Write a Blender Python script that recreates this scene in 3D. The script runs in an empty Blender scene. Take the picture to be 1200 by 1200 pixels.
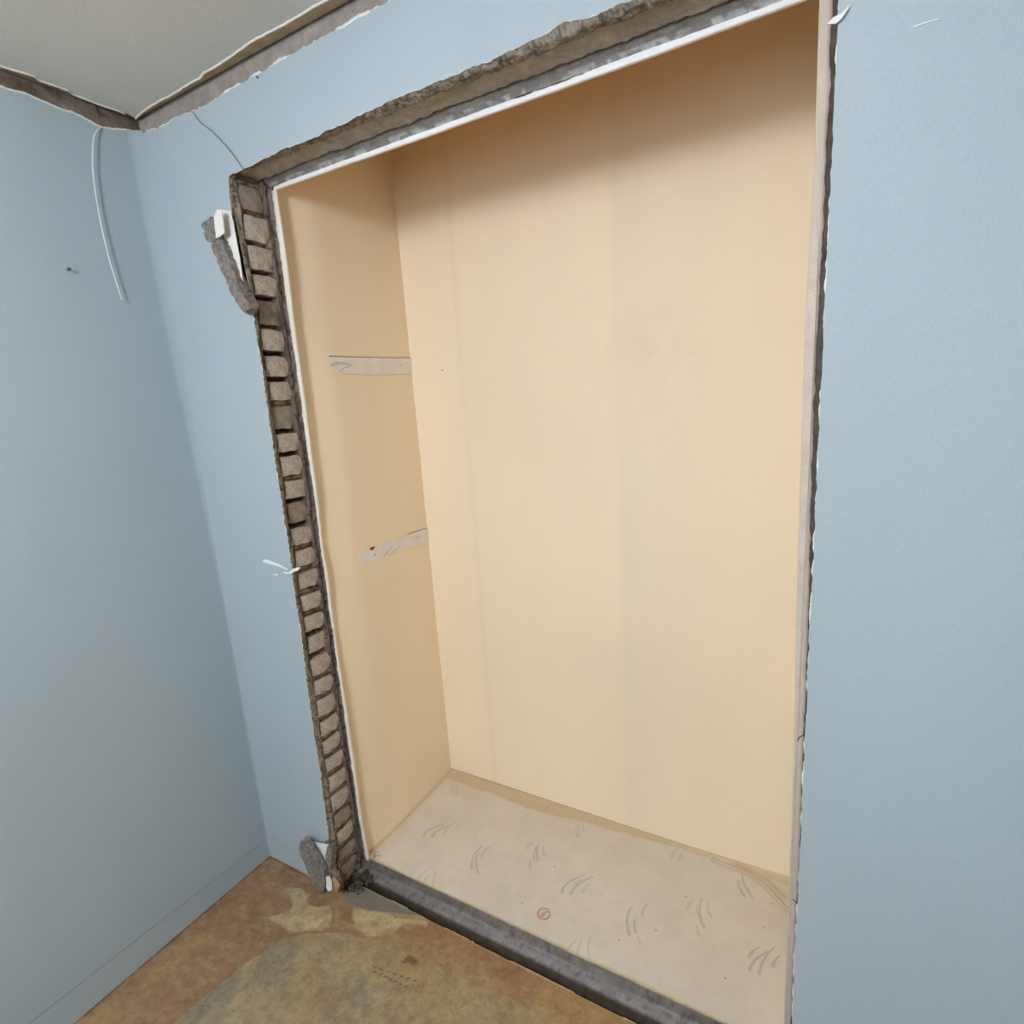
import bpy, bmesh, math, random
import numpy as np
from mathutils import Vector, Matrix, noise as mnoise

# ------------------------------------------------------------------ camera, world, lights, exposure
S = bpy.context.scene
COL = S.collection
S.view_settings.view_transform = 'Standard'
S.view_settings.look = 'None'
S.view_settings.gamma = 1.0
S.view_settings.use_curve_mapping = False
S.view_settings.exposure = 0.0

cam_d = bpy.data.cameras.new('camera')
cam_d.sensor_fit = 'HORIZONTAL'; cam_d.sensor_width = 36.0
cam_d.lens = 656.474 / 1200.0 * 36.0
cam_d.clip_start = 0.01
cam = bpy.data.objects.new('camera', cam_d); COL.objects.link(cam)
_R = Matrix.Rotation(0.5249, 3, 'Z') @ Matrix.Rotation(1.3651, 3, 'X') @ Matrix.Rotation(-0.0672, 3, 'Z')
cam.matrix_world = Matrix.Translation((1.6699, -1.0102, 1.5420)) @ _R.to_4x4()
S.camera = cam

w = bpy.data.worlds.new('world'); S.world = w; w.use_nodes = True
w.node_tree.nodes['Background'].inputs[0].default_value = (0.75, 0.85, 1.0, 1)
w.node_tree.nodes['Background'].inputs[1].default_value = 1.0

LAMP_XY = (1.15, -1.75)
WINDOW_W = 24.0
WIN = (0.35, 2.15, 0.75, 2.10)      # unseen window added behind the camera for its fill light: x0, x1, z0, z1
RX, RY, RZ = 2.75, -3.3, 2.333       # room: right wall, back wall, ceiling
def area(name, loc, rot, size, sy, watts, color, shape='RECTANGLE'):
    l = bpy.data.lights.new(name, 'AREA'); l.shape = shape; l.size = size; l.size_y = sy
    l.energy = watts; l.color = color
    o = bpy.data.objects.new(name, l); COL.objects.link(o); o.location = loc; o.rotation_euler = rot
    return o
area('window_fill', ((WIN[0]+WIN[1])/2, RY-0.06, (WIN[2]+WIN[3])/2), (math.radians(90), 0, 0), WIN[1]-WIN[0], WIN[3]-WIN[2], WINDOW_W, (0.80, 0.90, 1.05))  # fill light for the room, set in the added window
LAMP_L = 58.0                        # radiance of the added lamp's opal globe (built with the lamp, at the end)

# ------------------------------------------------------------------ measured outlines (metres; x along the wall, y into the closet, z up)
TUFTS = [[(0.4449,0.5014),(0.4206,0.5344)],[(0.4608,0.5035),(0.4319,0.5464)],[(0.4761,0.2778),(0.4741,0.3075),(0.5081,0.3514)],[(0.5042,0.2867),(0.5053,0.3165),(0.5249,0.3479)],[(0.5353,0.3141),(0.532,0.3512),(0.5418,0.3841)],[(0.7073,0.2343),(0.685,0.2812),(0.6879,0.3278)],[(0.7342,0.2286),(0.7012,0.2694),(0.6961,0.3013)],[(0.7114,0.2839),(0.7086,0.3223),(0.7213,0.3506)],[(0.8749,0.3564),(0.8591,0.4032)],[(0.8877,0.3577),(0.8616,0.4146)],[(0.9049,0.3803),(0.8788,0.4125)],[(0.8317,0.3853),(0.8375,0.4135)],[(0.8798,0.3163),(0.8673,0.348)],[(1.0108,0.2779),(1.0116,0.3165),(1.0476,0.3689)],[(1.0358,0.2857),(1.0431,0.3273),(1.0748,0.373)],[(1.0652,0.3082),(1.0775,0.348)],[(1.0341,0.323),(1.0506,0.3526)],[(0.5721,0.1241),(0.5766,0.1628)],[(0.598,0.1187),(0.5966,0.1539)],[(0.6359,0.1193),(0.6106,0.1698)],[(0.7455,0.5489),(0.7487,0.5686)],[(0.7635,0.5572),(0.7689,0.5694)],[(0.965,0.5045),(0.9447,0.549)],[(0.9736,0.5086),(0.9518,0.5612)],[(0.981,0.5333),(0.9632,0.5631)],[(1.1001,0.1155),(1.1091,0.154)],[(1.1344,0.1059),(1.1227,0.1677)],[(1.1638,0.1203),(1.1415,0.1768)],[(1.2361,0.2371),(1.2144,0.2849),(1.2177,0.325)],[(1.2502,0.251),(1.2374,0.2886)],[(1.251,0.3102),(1.2551,0.3509)],[(1.27,0.2258),(1.2593,0.2413)],[(1.3645,0.3881),(1.3724,0.4233)],[(1.4003,0.3751),(1.3854,0.4137)],[(1.4169,0.3501),(1.3976,0.3888),(1.3934,0.4414)],[(1.4301,0.3895),(1.4116,0.4422)],[(1.4081,0.321),(1.3992,0.3451)],[(1.5042,0.5027),(1.4795,0.5531)],[(1.5124,0.5229),(1.4873,0.5873)],[(1.5263,0.5053),(1.5117,0.539)],[(1.2782,0.5521),(1.2823,0.5926)],[(1.3017,0.5538),(1.3041,0.5882)],[(1.5391,0.3113),(1.5607,0.3545)],[(1.5455,0.2798),(1.5547,0.3125),(1.5821,0.3518)],[(1.5686,0.279),(1.5745,0.3223),(1.5961,0.3718)],[(1.5982,0.3151),(1.6105,0.3528)]]
STAMP_CENTRE = (0.9919,0.1884)
STAMP_RING = [(1.0092,0.1968),(1.011,0.1903),(1.0105,0.1837),(1.0078,0.1776),(1.0032,0.1729),(0.9973,0.17),(0.9907,0.1693),(0.9843,0.171),(0.9787,0.1747),(0.9747,0.1801),(0.9727,0.1865),(0.9731,0.1933),(0.9757,0.1995),(0.9804,0.2043),(0.9865,0.2073),(0.9932,0.2079),(0.9997,0.2062),(1.0053,0.2023)]
STAMP_MARK = [[(0.9843,0.1836),(0.9884,0.192),(0.9922,0.1772),(0.9839,0.1821)],[(0.9884,0.192),(0.993,0.1994),(0.9941,0.1909),(0.9988,0.1996),(1.005,0.1988)],[(0.9922,0.1772),(0.9957,0.1866),(0.9936,0.1958)]]
DUST = [(1.35,0.4262),(1.2162,0.2092),(1.5665,0.4207),(1.5789,0.5102),(1.4929,0.2294),(1.2992,0.2821),(0.9491,0.3557),(0.9175,0.192)]
POLY_INNER = [(0.4416,-0.1054),(0.3655,-0.1455),(0.3055,-0.1959),(0.2745,-0.2885),(0.2548,-0.3926),(0.2391,-0.4882)]
POLY_LIGHT_A = [(0.1485,-0.0671),(0.2095,-0.0451),(0.2621,-0.0555),(0.2874,-0.0844),(0.3502,-0.0541),(0.3926,-0.0762),(0.4208,-0.1094),(0.3607,-0.1478),(0.3059,-0.1715),(0.2503,-0.1675),(0.1984,-0.18),(0.2077,-0.1561),(0.2473,-0.1237),(0.2394,-0.1008),(0.195,-0.0877)]
POLY_LIGHT_B = [(0.4292,-0.0259),(0.5016,-0.004),(0.5842,0.0199),(0.6702,0.049),(0.6754,0.0297),(0.6183,0.0113),(0.5954,-0.0244),(0.5358,-0.0774),(0.4966,-0.0725),(0.455,-0.0555)]
POLY_STREAK = [(0.0054,-0.5819),(0.0311,-0.521),(0.1003,-0.5228),(0.1142,-0.5507),(0.0195,-0.598)]
POLY_STREAK_B = [(0.0154,-0.4461),(0.0486,-0.3798),(0.0485,-0.3153),(0.0737,-0.2628),(0.1156,-0.3035),(0.0994,-0.3966),(0.0819,-0.458)]
POLY_STREAK_C = [(0.0377,-0.2251),(0.051,-0.1745),(0.1234,-0.1737),(0.1851,-0.2242),(0.1368,-0.2539),(0.084,-0.2355)]
POLY_CEMENT = [(0.3695,-0.0038),(0.3657,0.0225),(0.3852,0.0609),(0.4943,0.0631),(0.5852,0.0594),(0.6643,0.0524),(0.6063,0.0338),(0.528,0.0055),(0.4585,-0.015),(0.3909,-0.021)]
POLY_RED = [(0.6679,0.0478),(0.784,0.0525),(0.9572,0.0527),(1.213,0.0433),(1.3024,0.0437),(1.2083,-0.0034),(1.0371,0.0028),(0.943,0.0063),(0.8234,-0.0049),(0.6974,0.0014),(0.6104,-0.011),(0.6193,0.018)]
POLY_ORANGE = [(1.068,0.0427),(1.2116,0.0472),(1.3024,0.0437),(1.1324,-0.0413),(1.0521,-0.0017)]
POLY_PALE = [(0.3113,-0.4521),(0.3018,-0.4106),(0.345,-0.365),(0.4338,-0.3257),(0.5038,-0.3331),(0.525,-0.3451)]
POLY_GREY = [(0.474,-0.1195),(0.4021,-0.1837),(0.3409,-0.1786),(0.2928,-0.2739),(0.2391,-0.4882),(0.6851,-0.265),(0.7707,-0.1999),(0.6971,-0.1657),(0.59,-0.1679),(0.506,-0.1827)]
POLY_SMUDGE = [(0.6792,-0.0921),(0.6823,-0.066),(0.7092,-0.061),(0.7304,-0.0723),(0.7133,-0.0887)]
DASHES = [[(0.6151,-0.1371),(0.6237,-0.1352)],[(0.6371,-0.1333),(0.6456,-0.1315)],[(0.6589,-0.1296),(0.6672,-0.1278)],[(0.6804,-0.1259),(0.6887,-0.1242)],[(0.7018,-0.1223),(0.71,-0.1205)],[(0.7229,-0.1187),(0.7311,-0.1169)],[(0.7439,-0.1151),(0.7519,-0.1134)],[(0.6274,-0.1468),(0.6359,-0.145)],[(0.6451,-0.1455),(0.6535,-0.1437)],[(0.6626,-0.1442),(0.6709,-0.1424)],[(0.68,-0.1429),(0.6882,-0.1411)],[(0.6971,-0.1416),(0.7053,-0.1398)],[(0.7141,-0.1403),(0.7222,-0.1386)],[(0.731,-0.1391),(0.739,-0.1373)]]
CABLE = [(0.004,-0.101,2.2818),(0.012,-0.1235,2.2548),(0.014,-0.1356,2.2175),(0.014,-0.1456,2.1657),(0.015,-0.151,2.1009),(0.015,-0.1522,2.0445),(0.016,-0.1514,1.9895),(0.016,-0.1484,1.9424),(0.016,-0.1385,1.8548)]
PAPER_TEAR = [(0.2428,-0.002,2.2866),(0.2657,-0.006,2.2581),(0.3057,-0.008,2.228),(0.35,-0.009,2.1863),(0.3829,-0.009,2.1483),(0.4078,-0.006,2.1097)]
SLAB_BLOCK = [(0.2548,2.0171),(0.2733,2.0228),(0.3022,2.0251),(0.3091,2.0132),(0.3027,1.9907),(0.3046,1.9757),(0.2868,1.9709),(0.2645,1.9762),(0.2568,1.9911)]
SLAB_BAR = [(0.273,1.9766),(0.3018,1.9781),(0.3156,1.9689),(0.3276,1.932),(0.3426,1.885),(0.3565,1.8462),(0.3766,1.8188),(0.3819,1.7997),(0.362,1.7877),(0.3447,1.8003),(0.3183,1.8454),(0.2894,1.9076),(0.2724,1.9617)]
SLAB_WHITE = [(0.3022,2.0476),(0.3404,2.0359),(0.3449,2.0101),(0.3471,1.9674),(0.3498,1.908),(0.3462,1.8678),(0.3418,1.863),(0.3203,1.9182),(0.3032,1.9753),(0.2912,1.9829)]
SLAB_CHIP = [(0.3122,2.0223),(0.332,2.0352),(0.3451,2.0287),(0.3417,1.98),(0.3219,1.9744),(0.3076,1.9731),(0.3101,2.0017)]
LOW_SLAB = [(0.2402,0.1812),(0.2537,0.195),(0.2738,0.19),(0.2943,0.1746),(0.3142,0.1444),(0.3322,0.1178),(0.3352,0.0849),(0.3247,0.0371),(0.2964,0.0114),(0.278,0.0252),(0.2594,0.0655),(0.2379,0.1177),(0.2279,0.1527)]
LOW_WHITE = [(0.25,0.1705),(0.2915,0.1802),(0.3457,0.195),(0.3308,0.1425),(0.3231,0.0878),(0.3129,0.0749),(0.2935,0.1231),(0.2713,0.1573)]
LOW_EDGE = [(0.3467,0.1924),(0.3638,0.2033),(0.3622,0.1671),(0.3421,0.0993),(0.3552,0.0877),(0.365,0.0575),(0.354,0.0526),(0.3226,0.0911),(0.3293,0.1538)]
LOW_CURL = [(0.3426,0.0959),(0.3568,0.1041),(0.3613,0.0742),(0.3571,0.0509),(0.3396,0.0388),(0.3338,0.0492)]
LOW_ORANGE = [(0.3539,0.0844),(0.3697,0.0742),(0.3799,0.0616),(0.3711,0.0406),(0.3563,0.0425),(0.3524,0.0623)]
CURL_A = [(0.329,1.0933),(0.3569,1.0961),(0.376,1.1082),(0.4017,1.1142),(0.4062,1.1126),(0.3914,1.1039),(0.3686,1.0928),(0.3427,1.0887)]
CURL_B = [(0.2301,1.1136),(0.2472,1.1197),(0.2731,1.1175),(0.298,1.1123),(0.3417,1.0986),(0.3368,1.0951),(0.3003,1.1035),(0.2706,1.1067),(0.2401,1.1084)]
CURL_C = [(0.2634,1.0757),(0.2888,1.0813),(0.2966,1.0776),(0.2891,1.0732)]
STRIP_A = [(0.2333,1.6891),(0.3127,1.6891),(0.4571,1.6904),(0.6233,1.6926),(0.6282,1.6631),(0.6208,1.6392),(0.534,1.6379),(0.3784,1.6368),(0.2733,1.6396),(0.2419,1.6564)]
STRIP_B = [(0.2594,1.0738),(0.2944,1.0785),(0.3872,1.0757),(0.5005,1.0752),(0.6448,1.0684),(0.643,1.0139),(0.5166,1.0253),(0.4011,1.0275),(0.2759,1.0268),(0.2556,1.0511)]
STRIP_HOLES = [(0.3158,1.6647),(0.551,1.6667),(0.552,1.0541),(0.323,1.0499)]
STRIP_RUST = [(0.3008,1.0745),(0.3127,1.0801),(0.3294,1.0763),(0.3146,1.067)]
STRIP_STROKES = [[(0.2351,1.6657),(0.2661,1.6736),(0.3094,1.6698)],[(0.2384,1.6608),(0.2697,1.6693),(0.3044,1.6665)],[(0.27,1.6459),(0.2894,1.6568),(0.3096,1.6602)],[(0.3643,1.0343),(0.4106,1.0518)],[(0.39,1.0269),(0.4254,1.04),(0.4547,1.0453)]]
BACK_MARKS = [(0.4907,1.6405),(0.4931,1.6288)]
SCREW = (-0.2465,1.916)
NAIL = (0.4941,2.2881)
MARKS_FRONT = [(0.1024,1.3399),(0.114,1.3376),(0.0191,2.3949)]
CEIL_EDGE_FRONT = [(0.0089,-0.011),(0.0732,-0.0185),(0.1512,-0.018),(0.1868,-0.0166),(0.3202,-0.0215),(0.3474,-0.028),(0.4439,-0.0279),(0.5463,-0.0371),(0.6244,-0.0331),(0.6628,-0.0321),(0.7887,-0.0346)]
CEIL_EDGE_LEFT = [(0.0089,-0.011),(0.0162,-0.0401),(0.0242,-0.0564),(0.0153,-0.1117),(0.0199,-0.1639),(0.0318,-0.1742),(0.0279,-0.2325),(0.044,-0.2467),(0.0255,-0.3025)]
PAPER_TOP_FRONT = [(0.0129,2.2987),(0.0848,2.2922),(0.1357,2.2908),(0.1641,2.2951),(0.2011,2.2929),(0.2399,2.288),(0.3246,2.289),(0.4869,2.2954),(0.5753,2.299),(0.617,2.2991),(0.6708,2.3013),(0.7218,2.3005),(0.7585,2.2992),(0.8294,2.3008),(0.8744,2.3028)]
PAPER_TOP_LEFT = [(0.0079,2.3046),(-0.0299,2.3004),(-0.0984,2.2857),(-0.1316,2.2938),(-0.1533,2.2977),(-0.2032,2.2985),(-0.2526,2.3036),(-0.3007,2.2992)]
JAMB_EDGE = [(0.3381,2.1177),(0.3324,2.0841),(0.3294,2.0474),(0.3392,1.9938),(0.3484,1.8704),(0.3503,1.7824),(0.3494,1.7228),(0.3524,1.6355),(0.3484,1.5012),(0.3478,1.3614),(0.3482,1.2531),(0.3505,1.1668),(0.3445,1.0393),(0.3458,0.9082),(0.3394,0.7712),(0.3346,0.6006),(0.3379,0.4846),(0.3333,0.3627),(0.3294,0.1804),(0.3344,-0.0029)]
TOP_EDGE = [(0.3519,2.1184),(0.4121,2.1216),(0.537,2.128),(0.6496,2.1275),(0.7285,2.1303),(0.8028,2.1344),(0.8724,2.1367),(0.9587,2.1374),(1.0576,2.1364),(1.1481,2.1355),(1.2154,2.1398),(1.2475,2.1443),(1.3079,2.1375),(1.3649,2.138)]
BOARD_LEFT = [(0.3678,2.1088),(0.3704,2.0),(0.3696,1.9038),(0.3651,1.7717),(0.3656,1.5919),(0.362,1.4183),(0.3621,1.2929),(0.3535,1.1364),(0.3601,1.0567),(0.3534,0.8621),(0.358,0.66),(0.3605,0.479),(0.3606,0.3217),(0.3595,0.175),(0.3665,0.0504)]
BOARD_LEFT_OUT = [(0.3568,2.1051),(0.3456,1.9509),(0.3427,1.7969),(0.3482,1.593),(0.3406,1.4185),(0.3477,1.2925),(0.3355,1.0813),(0.3358,0.8877),(0.3362,0.685),(0.3405,0.4735),(0.3369,0.2492),(0.3491,0.0875),(0.354,0.0454)]
BOARD_TOP = [(0.3678,2.1088),(0.6079,2.1096),(0.8684,2.1163),(1.0823,2.1039),(1.1949,2.1077),(1.2638,2.1059),(1.3894,2.1065),(1.5008,2.107),(1.6003,2.111)]
BOARD_TOP_OUT = [(0.3801,2.1184),(0.6107,2.1257),(0.7203,2.1244),(0.8696,2.126),(1.0022,2.1197),(1.0834,2.1173),(1.1953,2.1148),(1.2644,2.1223),(1.3597,2.1276),(1.4185,2.1216),(1.4604,2.1265),(1.5136,2.1232),(1.5577,2.1258)]
BOARD_RIGHT = [(1.6239,2.1028),(1.6251,1.9868),(1.6263,1.8644),(1.624,1.7621),(1.6222,1.6408),(1.6224,1.5271),(1.6234,1.423),(1.6248,1.2663),(1.6268,1.0823),(1.6317,0.8478),(1.6328,0.6726),(1.6341,0.4858),(1.633,0.3081),(1.6353,0.1211)]
BOARD_RIGHT_OUT = [(1.6424,2.0963),(1.6408,2.0288),(1.6452,1.9809),(1.642,1.9462),(1.6433,1.8604),(1.6429,1.7846),(1.6411,1.6794),(1.6406,1.5969),(1.6411,1.4526),(1.6429,1.2993),(1.6463,1.1363),(1.6485,0.9625),(1.6481,0.8522),(1.6503,0.6182),(1.6498,0.4499),(1.6501,0.2945),(1.6488,0.1295)]

# ------------------------------------------------------------------ helpers
rng = np.random.default_rng(7)
random.seed(7)
def lin(c):
    c = np.asarray(c, float)/255.0
    return np.where(c <= 0.04045, c/12.92, ((c+0.055)/1.055)**2.4)
def vnoise(x, y, seed=0):
    """smooth 2-D value noise in 0..1"""
    r = np.random.default_rng(1000+seed).random((256, 256))
    x = np.asarray(x, float); y = np.asarray(y, float)
    xi = np.floor(x).astype(int); yi = np.floor(y).astype(int)
    fx = x-xi; fy = y-yi; fx = fx*fx*(3-2*fx); fy = fy*fy*(3-2*fy)
    a = r[xi % 256, yi % 256]; b = r[(xi+1) % 256, yi % 256]
    c = r[xi % 256, (yi+1) % 256]; d = r[(xi+1) % 256, (yi+1) % 256]
    return (a*(1-fx)+b*fx)*(1-fy)+(c*(1-fx)+d*fx)*fy
def fbm(x, y, seed=0, octv=4):
    s = 0; amp = 1; tot = 0
    for k in range(octv):
        s = s+amp*vnoise(x*2**k+17*k, y*2**k+31*k, seed+k); tot += amp; amp *= 0.5
    return s/tot
def n1(t, seed, f, octv=4):
    return fbm(np.asarray(t, float)*f, np.zeros_like(np.asarray(t, float))+seed*3.7, seed, octv)-0.5
def curve(pts, t, k=0):
    """interpolate points (sorted on column k) -> other column"""
    p = np.array(sorted(pts, key=lambda q: q[k])); return np.interp(t, p[:, k], p[:, 1-k])
def link(o, parent=None):
    COL.objects.link(o)
    if parent is not None: o.parent = parent
    return o
def mesh_obj(name, verts, faces, mat, parent=None, col=None, smooth=False):
    me = bpy.data.meshes.new(name)
    verts = np.asarray(verts, np.float32); faces = np.asarray(faces, np.int32)
    n = faces.shape[1]
    me.vertices.add(len(verts)); me.vertices.foreach_set('co', verts.ravel())
    me.loops.add(faces.size); me.loops.foreach_set('vertex_index', faces.ravel())
    me.polygons.add(len(faces)); me.polygons.foreach_set('loop_start', np.arange(0, faces.size, n, dtype=np.int32))
    me.update(calc_edges=True); me.validate()
    if smooth: me.polygons.foreach_set('use_smooth', np.ones(len(me.polygons), bool))
    if col is not None:
        a = me.color_attributes.new('Col', 'FLOAT_COLOR', 'POINT')
        c = np.ones((len(verts), 4), np.float32); c[:, :3] = np.clip(col, 0, 1); a.data.foreach_set('color', c.ravel())
    me.materials.append(mat)
    return link(bpy.data.objects.new(name, me), parent)
def grid(name, P, mat, parent=None, col=None, smooth=False, flip=False):
    """P: (nu, nv, 3) array"""
    nu, nv = P.shape[:2]
    i = np.arange(nu*nv).reshape(nu, nv)
    f = np.stack([i[:-1, :-1], i[1:, :-1], i[1:, 1:], i[:-1, 1:]], -1).reshape(-1, 4)
    if flip: f = f[:, ::-1]
    return mesh_obj(name, P.reshape(-1, 3), f, mat, parent, None if col is None else col.reshape(-1, 3), smooth)
def multi(name, Ps, mat, parent=None, cols=None, smooth=False, flips=None):
    """several grids that make up ONE surface"""
    V, F, Cc, off = [], [], [], 0
    for k, P in enumerate(Ps):
        nu, nv = P.shape[:2]; i = np.arange(nu*nv).reshape(nu, nv)+off
        f = np.stack([i[:-1, :-1], i[1:, :-1], i[1:, 1:], i[:-1, 1:]], -1).reshape(-1, 4)
        if flips is not None and flips[k]: f = f[:, ::-1]
        V.append(P.reshape(-1, 3)); F.append(f); off += nu*nv
        if cols is not None: Cc.append(cols[k].reshape(-1, 3))
    return mesh_obj(name, np.concatenate(V), np.concatenate(F), mat, parent, np.concatenate(Cc) if cols is not None else None, smooth)
def box_grid(b):
    """six quads of a box as a verts/faces pair"""
    x0, x1, y0, y1, z0, z1 = b
    v = [(x0,y0,z0),(x1,y0,z0),(x1,y1,z0),(x0,y1,z0),(x0,y0,z1),(x1,y0,z1),(x1,y1,z1),(x0,y1,z1)]
    f = [(0,3,2,1),(4,5,6,7),(0,1,5,4),(1,2,6,5),(2,3,7,6),(3,0,4,7)]
    return v, f
def boxes(name, bs, mat, parent=None):
    V, F = [], []
    for b in bs:
        v, f = box_grid(b); F += [tuple(i+len(V) for i in q) for q in f]; V += v
    return mesh_obj(name, V, F, mat, parent)
def thick(o, t, offset=-1):
    m = o.modifiers.new('thickness', 'SOLIDIFY'); m.thickness = t; m.offset = offset; return o
def tag(o, label, cat, group=None):
    o['label'] = label; o['category'] = cat
    if group: o['group'] = group
    return o
def structure(o): o['kind'] = 'structure'; return o
def recentre(o):
    """move the origin of a thing to the middle of its lowest edge"""
    v = np.array([p.co for p in o.data.vertices]); c = v.mean(0); c[2] = v[:, 2].min()
    o.data.transform(Matrix.Translation(-Vector(c))); o.location = Vector(c); return o
def inside(px, py, poly):
    r = np.zeros(px.shape, bool); n = len(poly)
    for i in range(n):
        x0, y0 = poly[i]; x1, y1 = poly[(i+1) % n]
        if y0 == y1: continue
        c = ((y0 > py) != (y1 > py)) & (px < (x1-x0)*(py-y0)/(y1-y0)+x0); r ^= c
    return r
def dist_lines(px, py, poly, closed=False):
    d = np.full(px.shape, 9.0); n = len(poly)
    for i in range(n if closed else n-1):
        x0, y0 = poly[i]; x1, y1 = poly[(i+1) % n]
        dx, dy = x1-x0, y1-y0; L = dx*dx+dy*dy+1e-12
        t = np.clip(((px-x0)*dx+(py-y0)*dy)/L, 0, 1)
        d = np.minimum(d, np.hypot(px-x0-t*dx, py-y0-t*dy))
    return d
def sdist(px, py, poly):
    d = dist_lines(px, py, poly, True); return np.where(inside(px, py, poly), -d, d)
def mix(c, new, m): return c*(1-m[..., None])+np.asarray(new)*m[..., None]
def sstep(a, b, x):
    t = np.clip((x-a)/(b-a), 0, 1); return t*t*(3-2*t)
def tube(name, pts, r, mat, parent=None, n=6, sub=6):
    P = [Vector(p) for p in pts]; Q = []
    for i in range(len(P)-1):
        a, b, c, d = P[max(i-1, 0)], P[i], P[i+1], P[min(i+2, len(P)-1)]
        for k in range(sub):
            t = k/sub; Q.append(0.5*((2*b)+(c-a)*t+(2*a-5*b+4*c-d)*t*t+(3*b-a-3*c+d)*t**3))
    Q.append(P[-1]); rings = []
    for i, q in enumerate(Q):
        tg = (Q[min(i+1, len(Q)-1)]-Q[max(i-1, 0)]).normalized()
        u = tg.cross(Vector((0.3, 1, 0.2))).normalized(); v = tg.cross(u)
        rings.append([q+(u*math.cos(2*math.pi*k/n)+v*math.sin(2*math.pi*k/n))*r for k in range(n)])
    V = [p for ring in rings for p in ring]; F = []
    for i in range(len(rings)-1):
        for k in range(n):
            F.append((i*n+k, i*n+(k+1) % n, (i+1)*n+(k+1) % n, (i+1)*n+k))
    for e in (0, (len(rings)-1)*n):
        for k in range(1, n-1, 2): F.append((e, e+k, e+(k+1) % n, e+(k+2) % n))
    return mesh_obj(name, V, F, mat, parent, smooth=True)
def shard(name, poly, y0, y1, mat, parent=None, amp=0.0012, cell=0.006, axis='y', lean=0.0, seed=0):
    """a broken slab: outline in (x, z) given thickness y0..y1, crumbly faces and rim"""
    bm = bmesh.new(); pts = []
    n = len(poly)
    for i in range(n):
        a, b = Vector(poly[i]), Vector(poly[(i+1) % n]); k = max(1, int((b-a).length/cell))
        for j in range(k): pts.append(a.lerp(b, j/k))
    f = bm.faces.new([bm.verts.new((p.x, y0, p.y)) for p in pts])
    r = bmesh.ops.extrude_face_region(bm, geom=[f])
    for v in [g for g in r['geom'] if isinstance(g, bmesh.types.BMVert)]: v.co.y = y1
    bmesh.ops.triangulate(bm, faces=bm.faces[:], quad_method='BEAUTY', ngon_method='BEAUTY')
    bmesh.ops.subdivide_edges(bm, edges=[e for e in bm.edges if e.calc_length() > cell*1.5], cuts=1, use_grid_fill=True)
    bmesh.ops.triangulate(bm, faces=bm.faces[:])
    zb = min(p.y for p in pts)
    for v in bm.verts:
        d = mnoise.noise_vector(v.co*170+Vector((seed, 0, 0)))*amp+mnoise.noise_vector(v.co*60+Vector((seed, 5, 0)))*amp
        v.co += d; v.co.y += (v.co.z-zb)*lean
    bmesh.ops.recalc_face_normals(bm, faces=bm.faces)
    if axis == 'x':
        for v in bm.verts: v.co = Vector((v.co.y, v.co.x, v.co.z))
        bmesh.ops.recalc_face_normals(bm, faces=bm.faces)
    me = bpy.data.meshes.new(name); bm.to_mesh(me); bm.free(); me.materials.append(mat)
    return link(bpy.data.objects.new(name, me), parent)

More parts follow.
